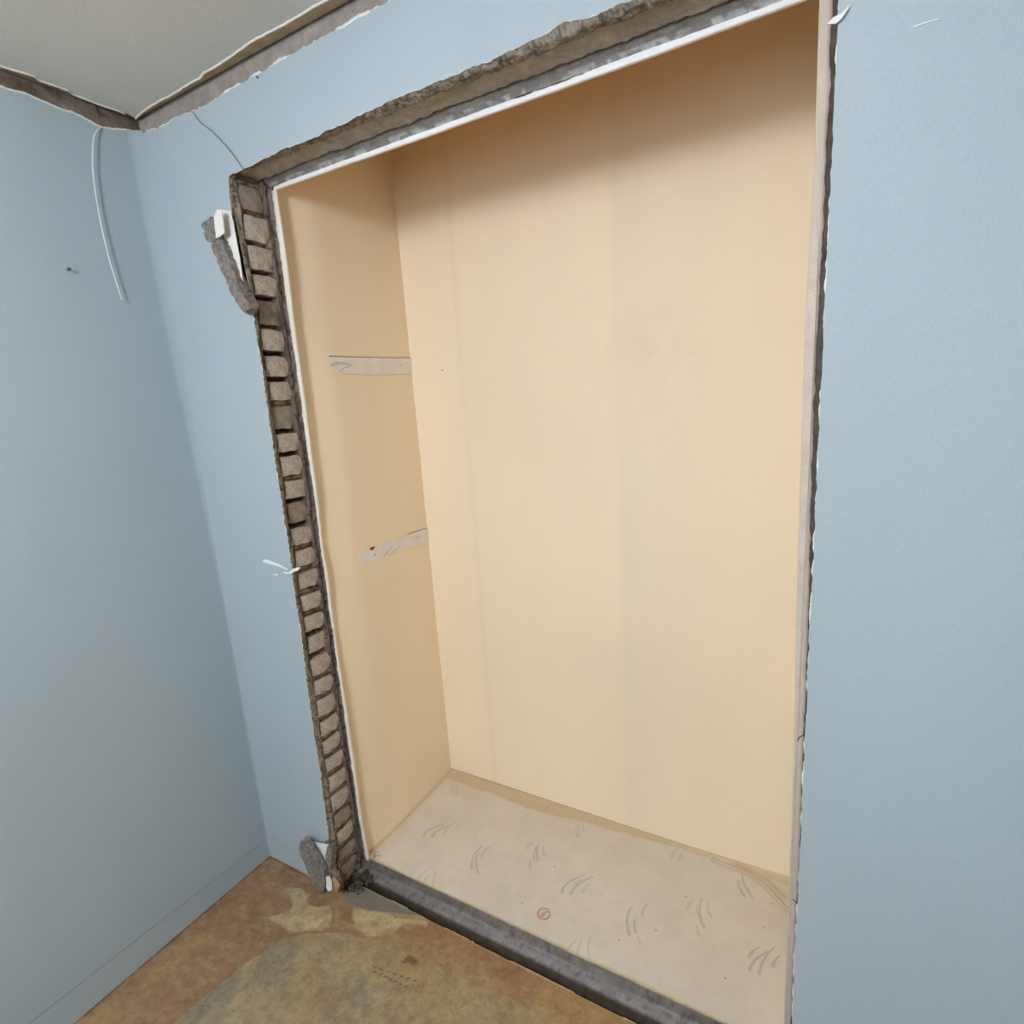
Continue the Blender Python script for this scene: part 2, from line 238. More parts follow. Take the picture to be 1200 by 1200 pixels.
# ------------------------------------------------------------------ materials (all procedural)
def material(name, color=None, rough=0.9, spec=0.2, var=0.06, vscale=6.0, grain=0.04, gscale=900.0, bump=0.15, bscale=500.0,
             stretch=(1, 1, 1), specks=0.0, speck_scale=260.0, speck_col=(0.05, 0.045, 0.04), blotch=None):
    m = bpy.data.materials.new(name); m.use_nodes = True
    nt = m.node_tree; N = nt.nodes; L = nt.links; b = N['Principled BSDF']
    b.inputs['Roughness'].default_value = rough; b.inputs['Specular IOR Level'].default_value = spec
    tc = N.new('ShaderNodeTexCoord'); mp = N.new('ShaderNodeMapping'); mp.inputs['Scale'].default_value = stretch
    L.new(tc.outputs['Object'], mp.inputs[0])
    if color is None:
        src = N.new('ShaderNodeAttribute'); src.attribute_name = 'Col'; out = src.outputs['Color']
    else:
        src = N.new('ShaderNodeRGB'); src.outputs[0].default_value = (*color, 1); out = src.outputs[0]
    def mulnoise(out, scale, amount, detail):
        n = N.new('ShaderNodeTexNoise'); n.inputs['Scale'].default_value = scale; n.inputs['Detail'].default_value = detail
        L.new(mp.outputs[0], n.inputs['Vector'])
        r = N.new('ShaderNodeMapRange'); r.inputs[1].default_value = 0.3; r.inputs[2].default_value = 0.7
        r.inputs[3].default_value = 1-amount; r.inputs[4].default_value = 1+amount
        L.new(n.outputs[0], r.inputs[0])
        x = N.new('ShaderNodeVectorMath'); x.operation = 'SCALE'
        L.new(out, x.inputs[0]); L.new(r.outputs[0], x.inputs['Scale']); return x.outputs[0], n
    out, _ = mulnoise(out, vscale, var, 3)
    out, _ = mulnoise(out, gscale, grain, 2)
    if blotch:
        n = N.new('ShaderNodeTexNoise'); n.inputs['Scale'].default_value = blotch[1]; n.inputs['Detail'].default_value = 4
        L.new(mp.outputs[0], n.inputs['Vector'])
        r = N.new('ShaderNodeMapRange'); r.inputs[1].default_value = 0.52; r.inputs[2].default_value = 0.68; r.inputs[4].default_value = blotch[2]
        L.new(n.outputs[0], r.inputs[0])
        x = N.new('ShaderNodeMix'); x.data_type = 'RGBA'; L.new(r.outputs[0], x.inputs[0]); L.new(out, x.inputs[6]); x.inputs[7].default_value = (*blotch[0], 1)
        out = x.outputs[2]
    if specks:
        v = N.new('ShaderNodeTexVoronoi'); v.inputs['Scale'].default_value = speck_scale; L.new(mp.outputs[0], v.inputs['Vector'])
        r = N.new('ShaderNodeMapRange'); r.inputs[1].default_value = 0.18; r.inputs[2].default_value = 0.32; r.inputs[3].default_value = specks; r.inputs[4].default_value = 0
        L.new(v.outputs['Distance'], r.inputs[0])
        x = N.new('ShaderNodeMix'); x.data_type = 'RGBA'; L.new(r.outputs[0], x.inputs[0]); L.new(out, x.inputs[6]); x.inputs[7].default_value = (*speck_col, 1)
        out = x.outputs[2]
    L.new(out, b.inputs['Base Color'])
    if bump:
        n = N.new('ShaderNodeTexNoise'); n.inputs['Scale'].default_value = bscale; n.inputs['Detail'].default_value = 3
        L.new(mp.outputs[0], n.inputs['Vector'])
        bp = N.new('ShaderNodeBump'); bp.inputs['Strength'].default_value = bump; bp.inputs['Distance'].default_value = 0.001
        L.new(n.outputs[0], bp.inputs['Height']); L.new(bp.outputs[0], b.inputs['Normal'])
    return m
BLUE = (0.395, 0.455, 0.47)
CREAM = (0.945, 0.78, 0.548)
M_blue = material('blue_wallpaper', BLUE, rough=0.75, spec=0.25, var=0.03, vscale=3.5, grain=0.05, gscale=500, bump=0.25, bscale=420, stretch=(1, 1, 0.25))
M_cream = material('cream_wallpaper', None, rough=0.8, spec=0.2, var=0.03, vscale=2.5, grain=0.035, gscale=600, bump=0.2, bscale=450, stretch=(1, 1, 0.5))
M_ceil = material('ceiling_paper', (0.70, 0.65, 0.57), rough=0.9, var=0.03, vscale=5, grain=0.08, gscale=380, bump=0.5, bscale=300)
M_ply = material('brown_board', (0.66, 0.48, 0.27), rough=0.85, var=0.18, vscale=30, grain=0.12, gscale=400, bump=0.4, bscale=200)
M_bounce = material('orange_bounce_board', (0.74, 0.38, 0.08), rough=0.6, var=0.1, vscale=12, stretch=(1, 6, 1))  # unseen closet boards, orange picked to warm the light bounced inside
M_white = material('torn_paper', (0.80, 0.765, 0.70), rough=0.9, var=0.05, vscale=60, grain=0.05)
M_plaster = material('cement_render', None, rough=0.95, spec=0.1, var=0.16, vscale=40, grain=0.2, gscale=500, bump=0.8, bscale=350, specks=0.35, speck_scale=420)
M_cement = material('grey_cement', (0.245, 0.215, 0.185), rough=0.92, var=0.16, vscale=35, grain=0.2, gscale=480, bump=0.7, bscale=300)
M_slab = material('plaster_back', (0.215, 0.185, 0.16), rough=0.95, var=0.35, vscale=90, grain=0.35, gscale=450, bump=1.0, bscale=260)
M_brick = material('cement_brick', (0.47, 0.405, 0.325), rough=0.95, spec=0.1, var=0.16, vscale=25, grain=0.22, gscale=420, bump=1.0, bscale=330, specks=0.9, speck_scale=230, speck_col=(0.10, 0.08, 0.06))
M_brick_d = material('dark_cement_brick', (0.31, 0.255, 0.20), rough=0.95, spec=0.1, var=0.2, vscale=40, grain=0.25, gscale=420, bump=1.0, bscale=330, specks=0.6, speck_scale=230)  # darker copy of the brick, given to most set-back courses
M_dark = material('dark_gap', (0.035, 0.028, 0.022), rough=1, bump=0)
M_rubble = material('dark_rubble', (0.075, 0.068, 0.055), rough=0.95, var=0.4, vscale=90, grain=0.3, gscale=400, bump=0.8)
M_floor = material('stained_floor', None, rough=0.75, spec=0.3, var=0.10, vscale=22, grain=0.10, gscale=330, bump=0.35, bscale=160)
M_vinyl = material('pale_vinyl', None, rough=0.6, spec=0.3, var=0.035, vscale=14, grain=0.04, gscale=420, bump=0.12, bscale=180)
M_wire = material('white_wire', (0.72, 0.73, 0.70), rough=0.5, bump=0)
M_tear = material('grey_tear', (0.25, 0.23, 0.20), rough=0.5, bump=0)
M_metal = material('dark_metal', (0.10, 0.09, 0.08), rough=0.5, bump=0)
M_rust = material('rust', (0.22, 0.075, 0.03), rough=0.9, bump=0)
M_red = material('red_print', (0.60, 0.25, 0.22), rough=0.7, bump=0)
M_frame = material('window_white', (0.8, 0.8, 0.78), rough=0.5, bump=0)
M_orange = material('orange_scrap', (0.42, 0.26, 0.14), rough=0.9)
M_pencil = material('grey_print', (0.33, 0.34, 0.31), rough=0.8, bump=0)

# ------------------------------------------------------------------ outlines with torn, ragged edges
ZT = 2.333
def jamb_x(z):   return curve(JAMB_EDGE, z, 1)+n1(z, 1, 60)*0.006
def top_z(x):    return curve(TOP_EDGE, x, 0)+n1(x, 2, 35)*0.010
def right_x(z):  return 1.6525+n1(z, 3, 50)*0.0035
def ptop_f(x):   return np.where(x < 0.95, curve(PAPER_TOP_FRONT, x, 0), 2.301)+n1(x, 4, 70)*0.007
def ptop_l(y):   return curve(PAPER_TOP_LEFT, y, 0)+n1(y, 5, 50)*0.005
OPEN_R = 1.6525

# ------------------------------------------------------------------ wall_front: render coat, bricks, mortar, blue paper, torn rim
CG = lin((152, 142, 132)); CGD = lin((92, 82, 72)); CGL = lin((138, 129, 116))
# the grey render coat under the paper: bare strip below the ceiling, rest behind the paper
xs = np.concatenate([np.arange(0, 1.2, 0.006), np.arange(1.2, RX+0.01, 0.02)])
zs = np.linspace(2.10, ZT, 40)
def coat(xs, zs):
    X, Zz = np.meshgrid(xs, zs, indexing='ij')
    Y = 0.0016+0.0022*fbm(X*40, Zz*60, 11)
    c = CG*(0.75+0.5*fbm(X*18, Zz*30, 12))[..., None]
    return np.stack([X, Y, Zz], -1), c
P1, c1 = coat(xs, np.linspace(2.150, ZT+0.012, 34))
P2, c2 = coat(np.linspace(0, 0.332, 20), np.linspace(-0.05, 2.150, 60))
P3, c3 = coat(np.linspace(1.660, RX, 30), np.linspace(-0.05, 2.150, 60))
wall_front = structure(multi('wall_front', [P1, P2, P3], M_plaster, None, [c1, c2, c3]))

# blue wallpaper: left pillar, right pillar, band over the opening
def paper_strip(z0, z1, n, fa, fb, m):
    zz = np.linspace(z0, z1, n); a = fa(zz); b = fb(zz)
    u = np.linspace(0, 1, m)
    X = a[:, None]*(1-u)+b[:, None]*u
    return np.stack([X, np.zeros_like(X), np.repeat(zz[:, None], m, 1)], -1)
def flap_cut(z):       # where the plaster burst away beside the hanging slabs
    x = jamb_x(z)
    x = np.where((z > 1.80) & (z < 2.03), np.minimum(x, np.interp(z, [1.80, 1.83, 1.97, 2.03], [0.350, 0.330, 0.292, 0.330])), x)
    x = np.where((z < 0.20), np.minimum(x, np.interp(z, [0.0, 0.05, 0.16, 0.20], [0.335, 0.318, 0.290, 0.335])), x)
    return x
LP = paper_strip(0.0, 2.150, 900, lambda z: np.zeros_like(z), flap_cut, 6)
RP = paper_strip(0.0, 2.150, 700, right_x, lambda z: np.full_like(z, RX), 6)
def band(xs, fa, fb, m, y=0.0):
    a = fa(xs); b = fb(xs); u = np.linspace(0, 1, m)
    Zz = a[:, None]*(1-u)+b[:, None]*u
    return np.stack([np.repeat(xs[:, None], m, 1), np.full_like(Zz, y), Zz], -1)
xb = np.unique(np.concatenate([np.arange(0, 1.5, 0.002), np.arange(1.5, RX+0.001, 0.01), [0.338, 0.3381, 1.6525, 1.6526]]))
def low(x):
    t = top_z(x); t = np.where(x < 0.352, np.interp(x, [0.338, 0.352], [2.116, 2.122]), t)
    return np.where((x <= 0.338) | (x >= 1.6526), 2.150, t)
TP = band(xb, low, ptop_f, 10)
paper = multi('wallpaper', [LP, RP, TP], M_blue, wall_front, flips=[True, True, False])
# torn white backing showing along the ragged edges
def rim_z(za, zb, n, f, side, wmax, seed, sp):
    zz = np.linspace(za, zb, n); e = f(zz)
    wd = wmax*np.clip(n1(zz, seed, sp)*3.2+0.25, 0, 1)
    return np.stack([np.stack([e-side*0.003, np.full(n, 0.0003), zz], -1), np.stack([e+side*wd, np.full(n, 0.0008), zz], -1)], 1)
def rim_x(xs, f, side, wmax, seed, sp, y=0.0005):
    e = f(xs); n = len(xs); wd = wmax*np.clip(n1(xs, seed, sp)*3.2+0.35, 0, 1)
    return np.stack([np.stack([xs, np.full(n, 0.0003), e-side*0.003], -1), np.stack([xs, np.full(n, y), e+side*wd], -1)], 1)
xr = np.arange(0.0, 1.2, 0.0015)
torn = multi('torn_backing', [rim_z(0.2, 1.79, 1100, jamb_x, 1, 0.0034, 21, 150), rim_z(0.0, 2.1, 900, right_x, -1, 0.0025, 22, 40),
        rim_x(xr, ptop_f, 1, 0.0065, 24, 45), rim_x(np.arange(0.36, 1.6, 0.002), top_z, -1, 0.0015, 25, 60)], M_white, wall_front)
thick(torn, 0.0004, 0)

# mortar core of the jamb the door frame was knocked out of
JZ = [2.115,2.044,1.971,1.901,1.837,1.764,1.695,1.627,1.562,1.485,1.423,1.354,1.289,1.217,1.151,1.086,1.017,0.949,0.885,0.814,0.742,0.677,0.605,0.540,0.478,0.413,0.345,0.274,0.209,0.146,0.083,0.018]
OPENJ = {2:0.5, 3:0.7, 4:1.0, 6:1.0, 7:1.0, 9:0.7, 10:0.9, 12:0.9, 13:1.0, 5:0.6, 18:0.6, 19:0.5}
zz = np.arange(-0.03, 2.136, 0.0022); yy = np.concatenate([np.arange(0, 0.024, 0.002), np.arange(0.024, 0.086, 0.0035), np.arange(0.086, 0.1141, 0.0023)])
Zg, Yg = np.meshgrid(zz, yy, indexing='ij')
base = np.interp(Yg, [0, 0.006, 0.017, 0.022, 0.087, 0.091, 0.099, 0.102, 0.108, 0.114], [0.342, 0.345, 0.343, 0.3375, 0.3385, 0.346, 0.347, 0.342, 0.343, 0.346])
n_big = fbm(Zg*22, Yg*30, 31)-0.5; n_med = fbm(Zg*90, Yg*90, 33)-0.5; n_str = fbm(Zg*9, Yg*260, 35)-0.5
X = base+n_big*0.007+n_med*0.007+(fbm(Zg*260, Yg*260, 36)-0.5)*0.003+n_str*0.005*((Yg < 0.02) | (Yg > 0.09))
X += (jamb_x(zz)[:, None]-0.3425)*(1-sstep(0.004, 0.022, Yg))
X += 0.006*sstep(0.1125, 0.114, Yg)
joint = np.zeros_like(X); openm = np.zeros_like(X)
for i, zj in enumerate(JZ):
    zc = zj+(n1(yy*1.0, 40+i, 40)*0.006)[None, :]-(yy[None, :]-0.05)*0.02
    g = np.exp(-((Zg-zc)/(0.0055 if i < 13 else 0.0085))**2); joint = np.maximum(joint, g)
    o = OPENJ.get(i, 0.0)
    if o: openm = np.maximum(openm, o*g*(sstep(0.018, 0.026, Yg)*(1-sstep(0.082, 0.092, Yg))))
mid = (sstep(0.018, 0.023, Yg)*(1-sstep(0.086, 0.092, Yg)))
X += joint*mid*(0.0045*(fbm(Zg*70, Yg*70, 38)-0.35))*2-openm*0.020
X += (1-joint)*mid*(-0.004)
X += joint*mid*0.0035*(1-np.clip(openm*2, 0, 1))
for (z0, y0, r, dp) in ((1.492,.058,.007,.022),(1.478,.075,.006,.02),(1.56,.030,.006,.015),(0.893,.030,.007,.02),(0.87,.082,.005,.015),(2.09,.083,.010,.014),(2.06,.083,.008,.016),(1.02,.088,.006,.012),(0.20,.084,.010,.014),(0.61,.088,.006,.012)):
    X -= dp*np.exp(-(((Zg-z0)/r)**2+((Yg-y0)/r)**2))
# top left: render coat burst off, edge thicker
c = np.ones(X.shape+(3,))*lin((124, 107, 88))
c = mix(c, lin((146, 132, 116)), (Yg < 0.020)*1.0*(0.4+0.6*fbm(Zg*12, Yg*200, 41)))
c = mix(c, lin((112, 103, 95)), (Yg > 0.088)*0.85)
c = mix(c, lin((150, 140, 125)), ((Yg > 0.088) & (Zg > 1.55))*0.18)
c = mix(c, lin((92, 74, 56)), sstep(0.45, 0.62, fbm(Zg*30, Yg*50, 42))*mid*0.7)
c = mix(c, lin((40, 32, 24)), np.clip(openm*1.3, 0, 1)*0.85)
c = mix(c, lin((56, 46, 38)), sstep(.60, .68, fbm(Zg*110, Yg*110, 44))*0.7)
c = mix(c, lin((60, 52, 46)), sstep(.55, .66, fbm(Zg*14, Yg*420, 45))*((Yg > 0.088) | (Yg < 0.019))*0.6)
c *= (0.85+0.35*fbm(Zg*60, Yg*120, 43))[..., None]
mortar = grid('mortar', np.stack([X, Yg, Zg], -1), M_plaster, wall_front, c)

# bricks laid in the jamb, ends exposed
def brick_mesh(seed):
    r = random.Random(seed); ny, nz = 5, 4
    V = []; F = []
    for i in range(ny):
        for j in range(nz):
            y = -0.5+i/(ny-1); z = -0.5+j/(nz-1)
            edge = (i in (0, ny-1))+(j in (0, nz-1))
            d = -0.0005-0.0020*edge*r.uniform(0.3, 1.3)-(0.003 if edge == 2 else 0)*r.uniform(.4, 1.4)+r.uniform(-.0007, .0007)
            V.append((d, y*0.069*(1-0.02*r.random())+r.uniform(-.0012, .0012), z*0.057+r.uniform(-.0016, .0016)))
    for i in range(ny-1):
        for j in range(nz-1):
            a = i*nz+j; F.append((a, a+nz, a+nz+1, a+1))
    ring = [i*nz for i in range(ny)]+[(ny-1)*nz+j for j in range(1, nz)]+[i*nz+nz-1 for i in range(ny-2, -1, -1)]+[j for j in range(nz-2, 0, -1)]
    b0 = len(V)
    for k in ring: V.append((-0.09, V[k][1], V[k][2]))
    n = len(ring)
    for k in range(n): F.append((ring[k], b0+k, b0+(k+1) % n, ring[(k+1) % n]))
    return V, F
bm_cache = []
for s in range(7):
    V, F = brick_mesh(s)
    me = bpy.data.meshes.new('brick'); me.from_pydata([Vector(v) for v in V], [], F); me.update()
    me.materials.append(M_brick); bm_cache.append(me)
    me2 = me.copy(); me2.materials.clear(); me2.materials.append(M_brick_d); bm_cache.append(me2)
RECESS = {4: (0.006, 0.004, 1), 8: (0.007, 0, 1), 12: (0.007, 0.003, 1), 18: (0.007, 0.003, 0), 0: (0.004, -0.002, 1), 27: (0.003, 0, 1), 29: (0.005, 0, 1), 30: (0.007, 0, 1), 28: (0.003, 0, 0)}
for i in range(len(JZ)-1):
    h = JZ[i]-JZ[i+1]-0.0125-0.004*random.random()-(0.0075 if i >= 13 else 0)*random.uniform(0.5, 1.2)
    rc, sh, is_dark = RECESS.get(i, (0, 0, 0))
    o = bpy.data.objects.new('brick', bm_cache[2*(i % 7)+is_dark]); link(o, wall_front)
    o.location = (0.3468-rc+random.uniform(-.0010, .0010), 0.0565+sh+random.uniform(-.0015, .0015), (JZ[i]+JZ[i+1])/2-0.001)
    o.scale = (1, 1-abs(sh)*18, h/0.057)
    o.rotation_euler = (math.radians(random.uniform(-2.5, 2.5)-1), 0, math.radians(random.uniform(-1.5, 1.5)))

# underside of the lintel over the opening
xx = np.arange(0.330, 1.70, 0.0025)
prof_y = np.array([0, .003, .007, .011, .015, .020, .025, .0285, .031, .034, .045, .060, .075, .085, .0875, .090, .0935, .0965, .099, .103, .107, .111, .1135])
prof_z = np.array([2.137, 2.135, 2.133, 2.132, 2.131, 2.1305, 2.130, 2.131, 2.137, 2.1365, 2.1355, 2.135, 2.134, 2.133, 2.1325, 2.139, 2.139, 2.132, 2.1305, 2.1285, 2.126, 2.123, 2.120])
Xg, Yg2 = np.meshgrid(xx, prof_y, indexing='ij')
Zl = np.repeat(prof_z[None], len(xx), 0)
rough = ((Yg2 < 0.03)*1.0+((Yg2 > 0.084) & (Yg2 < 0.10))*0.8+0.12)
Zl = Zl+(fbm(Xg*70, Yg2*150, 51)-0.5)*0.009*rough+(fbm(Xg*9, Yg2*60, 52)-0.5)*0.004
Zl[:, 0] = top_z(xx)+0.001; Zl[:, 1] = 0.5*Zl[:, 0]+0.5*Zl[:, 1]
Yl = Yg2+(fbm(Xg*25, Yg2*10, 53)-0.5)*0.006*((Yg2 > 0.01) & (Yg2 < 0.1))
c = np.ones(Zl.shape+(3,))*lin((166, 155, 140))
c = mix(c, lin((148, 136, 120)), (Yg2 < 0.0295)*0.9); c = mix(c, lin((80, 68, 56)), ((Yg2 > 0.086) & (Yg2 < 0.095))*0.8)
c = mix(c, lin((138, 131, 127)), (Yg2 > 0.0955)*0.9); c = mix(c, lin((190, 188, 184)), (Yg2 > 0.106)*sstep(.5, .6, fbm(Xg*40, Yg2*40, 58))*0.8)
c = mix(c, lin((80, 70, 60)), (np.abs(Yg2-0.030) < 0.0016)*sstep(.4, .55, fbm(Xg*30, Yg2, 54)))
c = mix(c, lin((92, 80, 66)), (Yg2 < 0.029)*sstep(.5, .62, fbm(Xg*180, Yg2*260, 57))*0.8)
c *= (0.8+0.4*fbm(Xg*50, Yg2*200, 55))[..., None]
lintel = grid('lintel', np.stack([Xg, Yl, Zl], -1), M_plaster, wall_front, c)
# right jamb (seen edge-on) and the mortar facing the room behind it
zz = np.arange(-0.03, 2.15, 0.004)
Zr, Yr = np.meshgrid(zz, np.linspace(0.001, 0.1135, 16), indexing='ij')
Xr = 1.6535+(fbm(Zr*60, Yr*60, 61)-0.5)*0.004
c = np.ones(Xr.shape+(3,))*lin((92, 84, 76))*(0.7+0.6*fbm(Zr*40, Yr*60, 62))[..., None]
P1 = np.stack([Xr, Yr, Zr], -1)
u = np.linspace(0, 1, 10)
Xf = 1.637+u[None, :]*0.018+0*zz[:, None]; Zf = np.repeat(zz[:, None], 10, 1)
Yf = 0.1155+(fbm(Zf*80, Xf*90, 63)-0.5)*0.003
cf = np.ones(Xf.shape+(3,))*lin((96, 86, 78))*(0.6+0.7*fbm(Zf*70, Xf*150, 64))[..., None]
grid_r = multi('mortar', [P1, np.stack([Xf, Yf, Zf], -1)], M_plaster, wall_front, [c, cf])
# solid brickwork behind the coat
boxes('brickwork_core', [(-0.12, 0.250, 0.006, 0.113, -0.05, 2.34), (1.668, RX, 0.006, 0.113, -0.05, 2.34), (0.250, 1.668, 0.006, 0.113, 2.146, 2.34)], M_cement, wall_front)
boxes('brickwork_core', [(0.250, 0.318, 0.006, 0.113, -0.05, 2.146)], M_dark, wall_front)

# ------------------------------------------------------------------ closet boards and paper
YB, XL, XRt, ZF = 0.616, 0.3535, 1.652, 0.037
def xl_at(y): return XL-0.012*(1-sstep(0.115, 0.26, y))
def cream_col(A, B, seed, seam=None):
    c = np.ones(A.shape+(3,))*np.array(CREAM)
    c *= (0.955+0.09*fbm(A*2.5, B*2.0, seed))[..., None]
    if seam: c = seam(c, A, B)
    return c
def back_seam(c, A, B):
    xs_ = 1.105+0.0*B
    c = mix(c, np.array(CREAM)*np.array([0.965, 0.972, 0.985]), sstep(-0.010, 0.016, A-xs_))
    c = mix(c, np.array(CREAM)*np.array([0.95, 0.93, 0.91]), 0.7*np.exp(-((A-0.57)/0.014)**2))
    st = sstep(.5, .62, fbm(A*7, B*5, 77))*np.exp(-((A-1.22)/0.16)**2-((B-1.66)/0.10)**2)
    c = mix(c, np.array(CREAM)*np.array([0.88, 0.87, 0.86]), 0.6*st)
    return c
def plane_grid(a, b, fn): A, B = np.meshgrid(a, b, indexing='ij'); return A, B, fn(A, B)
# back wall
A, B, P = plane_grid(np.linspace(XL-0.01, XRt+0.01, 180), np.linspace(-0.02, 2.42, 240), lambda a, b: np.stack([a, YB+0.0022*(fbm(a*3, b*3, 71)-0.5), b], -1))
wcb = structure(grid('wall_closet_back', P, M_cream, None, cream_col(A, B, 72, back_seam), smooth=True))
# left wall with the lip side
A, B, P = plane_grid(np.linspace(0.1145, YB+0.004, 90), np.linspace(-0.02, 2.42, 240), lambda a, b: np.stack([xl_at(a)+0.002*(fbm(a*4, b*3, 73)-0.5), a, b], -1))
wcl = structure(grid('wall_closet_left', P, M_cream, None, cream_col(A, B, 74), smooth=True, flip=False))
A, B, P = plane_grid(np.linspace(0.118, YB+0.004, 20), np.linspace(-0.02, 2.42, 20), lambda a, b: np.stack([XRt+0*a, a, b], -1))
wcr = structure(grid('wall_closet_right', P, M_cream, None, cream_col(A, B, 75)))
A, B, P = plane_grid(np.linspace(XL-0.01, XRt+0.01, 30), np.linspace(2.114, 2.42, 20), lambda a, b: np.stack([a, 0.1215+0*a, b], -1))
wcf = structure(grid('wall_closet_front', P, M_bounce, None))
A, B, P = plane_grid(np.linspace(XL-0.01, XRt+0.01, 20), np.linspace(0.1, YB+0.01, 12), lambda a, b: np.stack([a, b, 2.41+0*a], -1))
structure(grid('ceiling_closet', P, M_bounce, None))
# front edges of the boards (paper wrapped, torn on the outer side)
def lip_v(name, inner, outer, par, z0, z1, sgn, seed, col, amp=0.003, mat=M_cream):
    z = np.arange(z0, z1, 0.003); i = curve(inner, z, 1); o = curve(outer, z, 1)+n1(z, seed, 60)*amp*2
    i = i*0.5+np.convolve(np.pad(i, 20, 'edge'), np.ones(41)/41, 'valid')*0.5
    k = ([(o-0.030, 0.1175)] if sgn > 0 else [(o, 0.1165)])+[(o, 0.1139), ((o*0.7+i*0.3), 0.1128), (i-0.0012*sgn, 0.1128), (i, 0.1140), (i, 0.1215), (i-0.012*sgn, 0.1225)]
    P = np.stack([np.stack([a, np.full(len(z), y), z], -1) for a, y in k], 1)
    cc = np.ones(P.shape)*col*(0.92+0.14*fbm(P[..., 2]*30, P[..., 0]*200, seed))[..., None]
    return grid(name, P, mat, par, cc, flip=(sgn < 0))
EDGE_C = np.array([0.88, 0.79, 0.66])
lip_v('board_edge', [(x-0.0015, z) for x, z in BOARD_LEFT], [(x+0.004, z) for x, z in BOARD_LEFT_OUT], wcl, 0.03, 2.112, 1, 81, EDGE_C)
er = lip_v('board_edge', BOARD_RIGHT, BOARD_RIGHT_OUT, wcr, 0.0, 2.12, -1, 82, np.array([0.62, 0.515, 0.41]), 0.0025)
# lighter stop strip nailed over the lower part of the edge
M_stop = material('stop_strip', (0.66, 0.555, 0.45), rough=0.9, var=0.08, vscale=30, grain=0.08, specks=0.5, speck_scale=330, speck_col=(0.30, 0.24, 0.19))
stp = [(1.6372, z) for z in np.linspace(0.0, 1.745, 30)]+[(1.6355, 1.757), (1.6320, 1.762), (1.6285, 1.757)]
so = shard('stop_strip', stp+[(float(curve(BOARD_RIGHT, z, 1))+0.0012, float(z)) for z in np.linspace(1.745, 0.0, 30)], 0.1108, 0.1126, M_stop, wcr, amp=0.0003, cell=0.02, seed=31)
for nm, pts in (('crack', [(1.6335, 0.8210), (1.6400, 0.8420), (1.6490, 0.8500)]), ('crack', [(1.6400, 0.4600), (1.6505, 0.4530)])):
    tube(nm, [(x, 0.1124, z) for x, z in pts], 0.0009, M_dark, er, 4, 2)
x = np.arange(0.362, 1.64, 0.003)
zi = np.interp(x, [0.36, 0.5, 0.9, 1.3, 1.64], [2.1105, 2.1105, 2.1095, 2.1085, 2.1110])+n1(x, 83, 8)*0.002
zo = curve(BOARD_TOP_OUT, x, 0)*0.6+0.4*2.121+n1(x, 84, 60)*0.006
k = [(zo, 0.1138), (zo*0.6+zi*0.4, 0.1128), (zi+0.001, 0.1128), (zi, 0.1140), (zi, 0.1200), (zi+0.01, 0.1212)]
P = np.stack([np.stack([x, np.full(len(x), y), a], -1) for a, y in k], 1)
grid('board_edge', P, M_cream, wcf, np.ones(P.shape)*np.array([0.90, 0.87, 0.82])*(0.93+0.1*fbm(P[..., 0]*40, P[..., 2]*100, 85))[..., None], flip=True)

# pale strips where shelf battens sat on the left closet wall
def pale_strip(poly, holes, strokes, rust, label, seed):
    me_o = shard('pale_strip', poly, XL+0.0010, XL+0.0035, M_strip, wcl, amp=0.0004, cell=0.008, axis='x', seed=seed)
    me_o['label'] = label
    for (y, z) in holes:
        bm = bmesh.new(); bmesh.ops.create_circle(bm, cap_ends=True, radius=0.0026, segments=7)
        for v in bm.verts: v.co = Vector((XL+0.0047+random.uniform(-.0003, .0003), y+v.co.x*0.9, z+v.co.y*1.2))
        me = bpy.data.meshes.new('nail_hole'); bm.to_mesh(me); bm.free(); me.materials.append(M_dark)
        link(bpy.data.objects.new('nail_hole', me), me_o)
    for s in strokes: tube('printed_stroke', [(XL+0.0040, y, z) for y, z in s], 0.0010, M_stroke, me_o, 4, 3)
    if rust: 
        r = shard('rust_stain', rust, XL+0.004, XL+0.0052, M_rust, me_o, amp=0.0006, cell=0.005, axis='x')
    # dark line left by the batten along the top
    t = sorted([p for p in poly], key=lambda p: p[0])
    return me_o
M_strip = material('pale_strip', (0.86, 0.79, 0.70), rough=0.7, var=0.05, vscale=30, grain=0.04)
M_stroke = material('stroke_print', (0.50, 0.47, 0.43), rough=0.7, bump=0)
sa = pale_strip(STRIP_A, STRIP_HOLES[:2], STRIP_STROKES[:3], None, 'upper pale strip, level, with two nail holes', 1)
sb = pale_strip(STRIP_B, STRIP_HOLES[2:], STRIP_STROKES[3:], STRIP_RUST, 'lower pale strip with a rust spot at its front end', 2)
tube('top_line', [(XL+0.002, y, z) for y, z in [(0.236, 1.6905), (0.45, 1.6915), (0.612, 1.694)]], 0.0011, M_rust, sa, 4, 3)  # thin rust-brown line along the strip's top edge
tube('top_line', [(XL+0.002, y, z) for y, z in [(0.50, 1.0765), (0.612, 1.0725)]], 0.0008, M_rust, sb, 4, 3)

